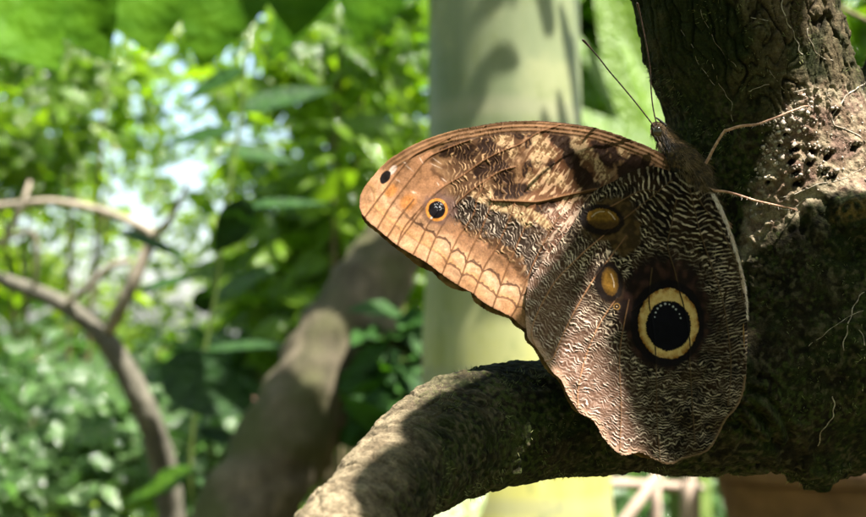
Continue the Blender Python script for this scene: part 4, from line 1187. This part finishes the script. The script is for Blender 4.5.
# ---- broad leaves hanging into the top left
hang = empty('overhanging_plant', P(120, -420, 1.3), 'broad bright green leaves hanging into the top left corner', 'plant')
px_tube('stem', [(-200, -500, 1.4, 6), (0, -260, 1.32, 5), (150, -110, 1.28, 4), (320, -70, 1.3, 3)], GSTEM, hang, 10)
for (b_, t_, w_, d_, fc, tn_) in (((-50, -60), (60, 64), 124, 1.18, (.2, -1, .3), .75), ((50, -70), (104, 58), 92, 1.22, (-.2, -1, .4), .6), ((130, -85), (152, 50), 128, 1.26, (.1, -1, .5), .6),
                                  ((240, -80), (200, 66), 96, 1.34, (.2, -1, .35), .55), ((345, -60), (268, 56), 60, 1.5, (0, -.9, .6), .5), ((300, -80), (296, 34), 96, 1.4, (.3, -1, .3), .55), ((400, -70), (354, 42), 92, 1.5, (-.3, -1, .5), .4),
                                  ((-60, 10), (22, 54), 40, 1.3, (0, -1, .6), .8)):
    blade('leaf', b_, t_, w_, L_BIG, hang, d_, d_ * .985, fc, tone=tn_)
# ---- dark-leaved sapling in the middle distance
sap = empty('young_sapling', P(204, 760, 1.5), 'thin young sapling with large dark leaves left of the leaning trunk', 'sapling')
px_tube('stem', [(206, 900, 1.55, 3.4), (200, 560, 1.55, 3), (190, 480, 1.55, 2.8), (196, 400, 1.54, 2.6), (214, 300, 1.53, 2.4), (224, 220, 1.51, 2.1), (240, 120, 1.51, 1.8), (250, 20, 1.51, 1.5)], GSTEM, sap, 8)
for (b_, t_, w_, d_, fc, tn_) in (((250, 200), (214, 254), 34, 1.49, (.3, -1, .2), .35), ((120, 231), (192, 256), 17, 1.51, (0, -.7, 1), .3), ((138, 292), (204, 270), 15, 1.54, (0, -.6, 1), .4), ((200, 290), (208, 315), 22, 1.53, (.2, -1, .2), .3),
                                  ((160, 366), (262, 410), 62, 1.49, (.1, -1, .45), .25), ((68, 442), (134, 428), 22, 1.49, (0, -.7, .8), .6), ((196, 372), (160, 352), 26, 1.53, (0, -1, .5), .5), ((206, 350), (300, 338), 16, 1.54, (0, -.6, 1), .3),
                                  ((196, 430), (262, 446), 18, 1.51, (0, -.8, .8), .35), ((222, 210), (328, 196), 22, 1.57, (0, -.6, 1), .4), ((226, 150), (296, 158), 26, 1.57, (0, -.7, .8), .35), ((236, 130), (160, 140), 20, 1.55, (0, -.7, .8), .4),
                                  ((214, 300), (276, 262), 22, 1.57, (0, -.7, .8), .45), ((194, 470), (120, 500), 26, 1.54, (0, -.8, .8), .5), ((196, 480), (262, 490), 24, 1.57, (0, -.8, .8), .4), ((240, 110), (330, 84), 30, 1.62, (0, -.7, .7), .3),
                                  ((244, 70), (180, 96), 24, 1.62, (0, -.7, .7), .3)):
    blade('leaf', b_, t_, w_, L_DARK if tn_ < .45 else L_MID, sap, d_, d_ * 1.01, fc, tone=tn_)
# ---- one huge banana leaf glowing between palm and tree
ban = empty('banana_plant', P(660, 900, 1.9), 'big glowing lime banana leaves between the pale palm stem and the gnarled tree', 'plant')
px_tube('stem', [(700, 1000, 1.95, 26), (690, 500, 1.93, 22), (682, 300, 1.92, 16), (676, 180, 1.92, 9)], GSTEM, ban, 14)
for (b_, t_, w_, d_, fc, tn_) in (((690, 200), (590, -60), 66, 1.9, (-.2, -1, .35), .9), ((690, 190), (566, 96), 42, 1.85, (0, -.9, .7), .4), ((690, 190), (760, -90), 90, 2.0, (.2, -1, .3), .7), ((676, 170), (636, -140), 52, 2.05, (-.5, -1, .2), .8),
                                  ((682, 210), (578, 20), 40, 2.1, (.3, -1, .5), .2), ((684, 220), (600, 150), 46, 1.95, (0, -.8, .8), .7), ((690, 200), (622, 20), 34, 1.8, (.5, -1, .2), .5)):
    blade('leaf', b_, t_, w_, L_LIME, ban, d_, d_ * 1.02, fc, tone=tn_, n=22)
# ---- dark thin branch at the upper right corner
tw = empty('bare_branch', P(905, 45, 1.0), 'thin dark bare branch crossing the upper right corner', 'branch')
px_tube('stem', [(800, -30, 1.02, 2.6), (832, 2, 1.0, 2.4), (866, 20, .98, 2.2), (920, 46, .97, 2)], STEM, tw, 8)

# ---- wooden stakes, pot and pink flowers far under the bough
STAKE = wood_mat('stake_wood', (.20, .145, .105), (.31, .235, .18), (.38, .30, .24), 60, (1, 1, .3), .002)


def stake(rows, label, n=8):
    base = P(rows[0][0], rows[0][1], rows[0][2]); o_ = empty('wooden_stake', base, label, 'stake', 'wooden stakes under the bough')
    c_ = np.array(rows, float); p_ = P(c_[:, 0], c_[:, 1], c_[:, 2]); rad = c_[:, 3] * K * c_[:, 2] / D
    ax_ = p_[-1] - p_[0]; L_ = np.linalg.norm(ax_)
    q_ = np.array([p_[0] + ax_ * s_ for s_ in np.linspace(0, 1, 9)])
    V_, F_ = tube(q_, rad[0] * (1 + .06 * np.sin(np.arange(9) * 2.2)), n)
    child(mesh_np('pole', V_, tris_fix(V_, F_), STAKE), o_)
    V_, F_ = tube(np.array([p_[-1], p_[-1] + ax_ / L_ * rad[0] * .8]), [rad[0] * .9, rad[0] * .5], n)
    child(mesh_np('cut_end', V_, tris_fix(V_, F_), PALE), o_)


stake([(690, 640, 1.5, 10), (690, 480, 1.5, 10)], 'upright pale pink stake, thickest of those under the bough')
stake([(606, 545, 1.55, 6), (668, 462, 1.6, 6)], 'slanting pale stake leaning between palm stem and upright stake')
stake([(657, 640, 1.62, 6), (655, 484, 1.62, 6)], 'thin darker upright stake just left of the thick one')
stake([(590, 482, 1.7, 5), (700, 488, 1.7, 5)], 'level rail lying across behind the other stakes')
t = NT('terracotta'); n1 = t.noise(40, 4)
TERRA = t.done(t.pbsdf(t.ramp(n1, [(.3, (.075, .042, .025)), (.7, (.15, .085, .05))]), .8, .2))
pot = empty('clay_pot', P(850, 640, 1.5), 'brown clay pot at the bottom right corner below the bough', 'pot')
prof = [(.0, -.16), (.075, -.16), (.085, -.10), (.105, .0), (.118, .055), (.128, .06), (.130, .085), (.118, .09), (.112, .06), (.0, .05)]
ctr = P(846, 508, 1.5); na = 40
V_ = np.array([(ctr[0] + r0 * math.cos(a_), ctr[1] + r0 * math.sin(a_), ctr[2] - .03 + z0) for r0, z0 in prof for a_ in np.arange(na) * 2 * math.pi / na])
F_ = np.array([(i * na + j, i * na + (j + 1) % na, (i + 1) * na + (j + 1) % na, (i + 1) * na + j) for i in range(len(prof) - 1) for j in range(na)])
child(mesh_np('body', V_[:6 * na], F_[F_.max(1) < 6 * na], TERRA), pot); child(mesh_np('rim', V_[4 * na:], F_[F_.min(1) >= 4 * na] - 4 * na, TERRA), pot)
t = NT('petal'); PET = t.done(t.n('ShaderNodeMixShader', {0: .35, 1: t.pbsdf((.62, .33, .27), .5, .3), 2: t.n('ShaderNodeBsdfTranslucent', {'Color': (.7, .38, .3, 1)}).outputs[0]}).outputs[0])
for (fx, fy, fd, fr_, lab) in ((257, 405, 1.9, 9, 'pink flower beside the leaning trunk, above the other blossom'), (208, 506, 1.8, 11, 'pink flower at the bottom edge left of the leaning trunk'), (385, 392, 1.5, 6, 'small orange-pink flower between leaning trunk and side branch')):
    ctr = P(fx, fy, fd); o_ = empty('pink_flower', ctr, lab, 'flower', 'pink flowers among the shrubs'); s_ = fr_ * K * fd / D
    a_ = np.arange(6) * math.pi / 3; ax_ = np.stack([np.cos(a_), -.5 + 0 * a_, np.sin(a_)], -1)
    V_, F_ = scatter(leaf_tpl(6, .62, .2, .3), np.repeat(ctr[None], 6, 0), frames(ax_, np.repeat([[0, -1., .3]], 6, 0)), np.full(6, s_ * 1.15))
    child(mesh_np('petals', V_, F_, PET), o_)
    q_ = catmull([ctr, ctr + [.01, .02, -.2], [ctr[0] + .02, ctr[1] + .03, 0]], 6); V_, F_ = tube(q_, .003, 6); child(mesh_np('stem', V_, tris_fix(V_, F_), GSTEM), o_)

# ---- unseen leaves added overhead to shade the butterfly, bark and stems
S_ = np.array(SUN_TO)
e1 = np.cross([0, 1., 0], S_); e1 /= np.linalg.norm(e1); e2 = np.cross(S_, e1)
SHADE_LEAVES = [  # what each overhead leaf keeps in the shade (outline in the photo), metres up to the leaf, onto the bark or the wing
    ([(572, 122), (640, 138), (690, 170), (735, 230), (748, 300), (742, 330), (622, 330), (592, 240)], .38, 0), ([(608, 310), (748, 300), (744, 390), (715, 440), (672, 463), (634, 452), (616, 390)], .42, 0),
    ([(450, 374), (404, 440), (460, 485), (530, 455), (536, 356)], .36, 1), ([(408, 438), (368, 520), (420, 517), (475, 485), (455, 440)], .40, 1),
    ([(742, 262), (866, 228), (866, 350), (750, 350)], .44, 1), ([(745, 345), (866, 345), (866, 470), (820, 490), (740, 465)], .48, 1),
    ([(632, 0), (775, 0), (772, 60), (655, 80)], .44, 1), ([(650, 70), (765, 50), (760, 110), (735, 170), (690, 150)], .40, 1)]
bits = []; tn = []
for i, (poly_, t_, wood_) in enumerate(SHADE_LEAVES):
    poly_ = np.array(poly_, float); gx_, gy_ = np.meshgrid(np.arange(poly_[:, 0].min(), poly_[:, 0].max(), 7.), np.arange(poly_[:, 1].min(), poly_[:, 1].max(), 7.))
    m_ = inside(gx_, gy_, poly_); q_ = np.stack([gx_[m_], gy_[m_]], 1)
    q3 = [on_bark(*k_)[0] for k_ in q_] if wood_ else list(P(q_[:, 0], q_[:, 1], D + lean(q_[:, 1])))
    q3 = np.array([k_ for k_ in q3 if k_ is not None]); q3 = q3[q3[:, 1] < D + .07]
    uv = np.stack([q3 @ e1, q3 @ e2], 1); mu = uv.mean(0); ev_, ec_ = np.linalg.eigh(np.cov((uv - mu).T))
    la = 2 * math.sqrt(ev_[1]) * 1.12; lb = max(2 * math.sqrt(ev_[0]) * 1.1, la * .3); d2 = ec_[:, 1]
    if d2[1] < 0: d2 = -d2
    ax_ = e1 * d2[0] + e2 * d2[1]; ctr = e1 * mu[0] + e2 * mu[1] + S_ * ((q3 @ S_).mean() + t_)
    Lm = 2 * la * 1.10
    V_, F_ = scatter(leaf_tpl(12, 2 * lb / Lm / .90, .10, .05, wave=.05), (ctr - ax_ * Lm * .5)[None], frames(ax_[None], S_[None]), np.array([Lm]))
    bits.append((V_, F_)); tn.append(np.full(len(V_), .3 + .05 * (i % 5)))
# more added leaves dim the sky light, leaving sun on what it lights
rr_ = np.random.default_rng(330); n_ = 1050
pos = np.stack([rr_.uniform(-.55, .65, n_), rr_.uniform(-.55, .55, n_), CAMZ + rr_.uniform(.34, .95, n_)], -1)
lit_ = []
for poly_, wood_ in (([(360, 200), (400, 150), (500, 122), (565, 122), (592, 240), (612, 330), (632, 452), (600, 430), (525, 328), (400, 250)], 0), ([(755, 190), (800, 88), (866, 80), (866, 190), (780, 225)], 1), ([(440, 376), (395, 440), (345, 520), (290, 517), (400, 390)], 1), ([(785, 0), (835, 0), (848, 70), (800, 95)], 1), ([(500, 330), (560, 330), (630, 450), (600, 430)], 0)):
    poly_ = np.array(poly_, float); gx_, gy_ = np.meshgrid(np.arange(poly_[:, 0].min(), poly_[:, 0].max(), 9.), np.arange(poly_[:, 1].min(), poly_[:, 1].max(), 9.))
    m_ = inside(gx_, gy_, poly_); q_ = np.stack([gx_[m_], gy_[m_]], 1)
    q3 = [on_bark(*k_)[0] for k_ in q_] if wood_ else list(P(q_[:, 0], q_[:, 1], D + lean(q_[:, 1])))
    lit_ += [k_ for k_ in q3 if k_ is not None]
lit_ = np.array(lit_); luv = np.stack([lit_ @ e1, lit_ @ e2], 1); puv = np.stack([pos @ e1, pos @ e2], 1)
sz_ = .085 * rr_.lognormal(0, .25, n_)
axc = rr_.normal(size=(n_, 3)) * [1, 1, .4]; axc /= np.linalg.norm(axc, axis=1)[:, None]
mid_ = pos + axc * sz_[:, None] * .5; muv = np.stack([mid_ @ e1, mid_ @ e2], 1)
dmin = np.min(np.hypot(muv[:, None, 0] - luv[None, :, 0], muv[:, None, 1] - luv[None, :, 1]), axis=1)
ok_ = dmin > sz_ * .62
V_, F_ = scatter(leaf_tpl(6, .52, .2, .2), pos[ok_], frames(axc[ok_], rr_.normal(0, .35, (ok_.sum(), 3)) + [0, -.3, 1]), sz_[ok_])
bits.append((V_, F_)); tn.append(np.full(len(V_), .3))
# leaves added out of view that dapple the palm stem and the leaning trunk
rr_ = np.random.default_rng(322)
SPOTS = [(462, 30), (500, 8), (545, 2), (480, 96), (520, 66), (560, 44), (540, 112), (572, 92), (470, 128), (506, 128), (448, 70), (575, 8), (565, 128), (490, -24), (545, -30)]
for n_, xr_, yr_, dp_, tr_, s_ in ((len(SPOTS), (415, 600), (-50, 150), PD - .09, (.34, .42), .042), (7, (420, 540), (230, 330), PD - .09, (.45, .62), .036), (64, (362, 440), (180, 290), 1.47, (.5, .8), .075), (16, (270, 390), (290, 430), 1.40, (.6, .9), .05)):
    hx_, hy_ = rr_.uniform(*xr_, n_), rr_.uniform(*yr_, n_)
    if yr_[0] == -50: hx_, hy_ = np.array(SPOTS, float).T
    if dp_ < 1.3: dp_ = PD - np.sqrt(np.maximum(.0588 ** 2 - ((hx_ - 505) * K * PD / D) ** 2, 1e-5))      # on the round of the stem
    pos = P(hx_, hy_, dp_) + S_ * rr_.uniform(*tr_, n_)[:, None]
    ax_ = rr_.normal(size=(n_, 3)) * [1, .03, 1]; sz_ = s_ * rr_.lognormal(0, .45, n_)
    V_, F_ = scatter(leaf_tpl(8, .62, .02, .02), pos, frames(ax_, rr_.normal(0, .04, (n_, 3)) + [0, -1, 0]), sz_)
    bits.append((V_, F_)); tn.append(np.full(len(V_), .4))
v, f_ = merge(bits); child(mesh_np('unseen_leaves', v, f_, L_DARK, attrs={'tone': np.concatenate(tn)}), tree)  # every leaf here is added to shape the shade

# ---- ground
t = NT('forest_floor'); n1 = t.noise(6, 6, .65); n2 = t.noise(.7, 3)
gc = t.ramp(n1, [(.3, (.035, .025, .014)), (.55, (.09, .062, .036)), (.75, (.15, .11, .065))]); gc = t.mixc(t.ramp(n2, [(.45, (0, 0, 0)), (.6, (1, 1, 1))]), gc, (.05, .075, .02))
GROUND = t.done(t.pbsdf(gc, .95, .1, t.bump(n1, .8, .02)))
gx = np.concatenate([-np.geomspace(1500, 6, 24), np.linspace(-5.5, 5.5, 60), np.geomspace(6, 1500, 24)]); gy = np.concatenate([-np.geomspace(1500, 3, 14), np.linspace(-2.5, 9, 70), np.geomspace(9.6, 1500, 26)])
GX, GY = np.meshgrid(gx, gy); GZ = .04 * noise2(GX / 1.4, GY / 1.4, 150) * (np.hypot(GX, GY) < 30)
V_ = np.stack([GX.ravel(), GY.ravel(), GZ.ravel()], -1); nx_ = len(gx)
ii, jj = np.meshgrid(np.arange(len(gy) - 1), np.arange(nx_ - 1), indexing='ij'); a_ = (ii * nx_ + jj).ravel()
mesh_np('ground', V_, np.stack([a_, a_ + 1, a_ + nx_ + 1, a_ + nx_], -1), GROUND)['kind'] = 'structure'

# ================================================================== LIGHT, SKY, CAMERA
EXPO = 2.4
elev = math.asin(SUN_TO.z); azim = math.atan2(SUN_TO.x, SUN_TO.y)
sl_ = bpy.data.lights.new('sun', 'SUN'); sl_.energy = 5.0; sl_.angle = math.radians(.53); sl_.color = (1, .955, .88)
so = bpy.data.objects.new('sun', sl_); COL.objects.link(so); so.location = (1, -1, 4)
so.rotation_euler = SUN_TO.to_track_quat('Z', 'Y').to_euler()
w = bpy.data.worlds.new('World'); scene.world = w; w.use_nodes = True
nt = w.node_tree; nt.nodes.clear()
sky = nt.nodes.new('ShaderNodeTexSky'); sky.sky_type = 'NISHITA'; sky.sun_disc = False; sky.sun_elevation = elev; sky.sun_rotation = azim
sky.air_density = 1.0; sky.dust_density = 2.5; sky.ozone_density = 1.0
bg = nt.nodes.new('ShaderNodeBackground'); bg.inputs['Strength'].default_value = .09
ow = nt.nodes.new('ShaderNodeOutputWorld'); nt.links.new(sky.outputs[0], bg.inputs[0]); nt.links.new(bg.outputs[0], ow.inputs[0])
cam = bpy.data.cameras.new('camera'); co = bpy.data.objects.new('camera', cam); COL.objects.link(co)
co.location = (0, 0, CAMZ); co.rotation_euler = (math.pi / 2, 0, 0)
cam.sensor_width = 36; cam.lens = 36 * D / .225; cam.clip_start = .02; cam.clip_end = 2000
cam.dof.use_dof = True; cam.dof.focus_distance = D; cam.dof.aperture_fstop = cam.lens / 3.5
cam.shift_y = (HY - 258.5) / 866
scene.camera = co
scene.render.engine = 'CYCLES'
cy = scene.cycles
cy.max_bounces = 9; cy.diffuse_bounces = 5; cy.glossy_bounces = 3; cy.transmission_bounces = 4; cy.transparent_max_bounces = 6
cy.sample_clamp_indirect = 6; cy.use_denoising = True; cy.use_adaptive_sampling = True; cy.adaptive_threshold = .01
cy.caustics_reflective = False; cy.caustics_refractive = False
vs = scene.view_settings; vs.view_transform = 'Standard'; vs.look = 'None'; vs.exposure = EXPO; vs.gamma = 1; vs.use_curve_mapping = False
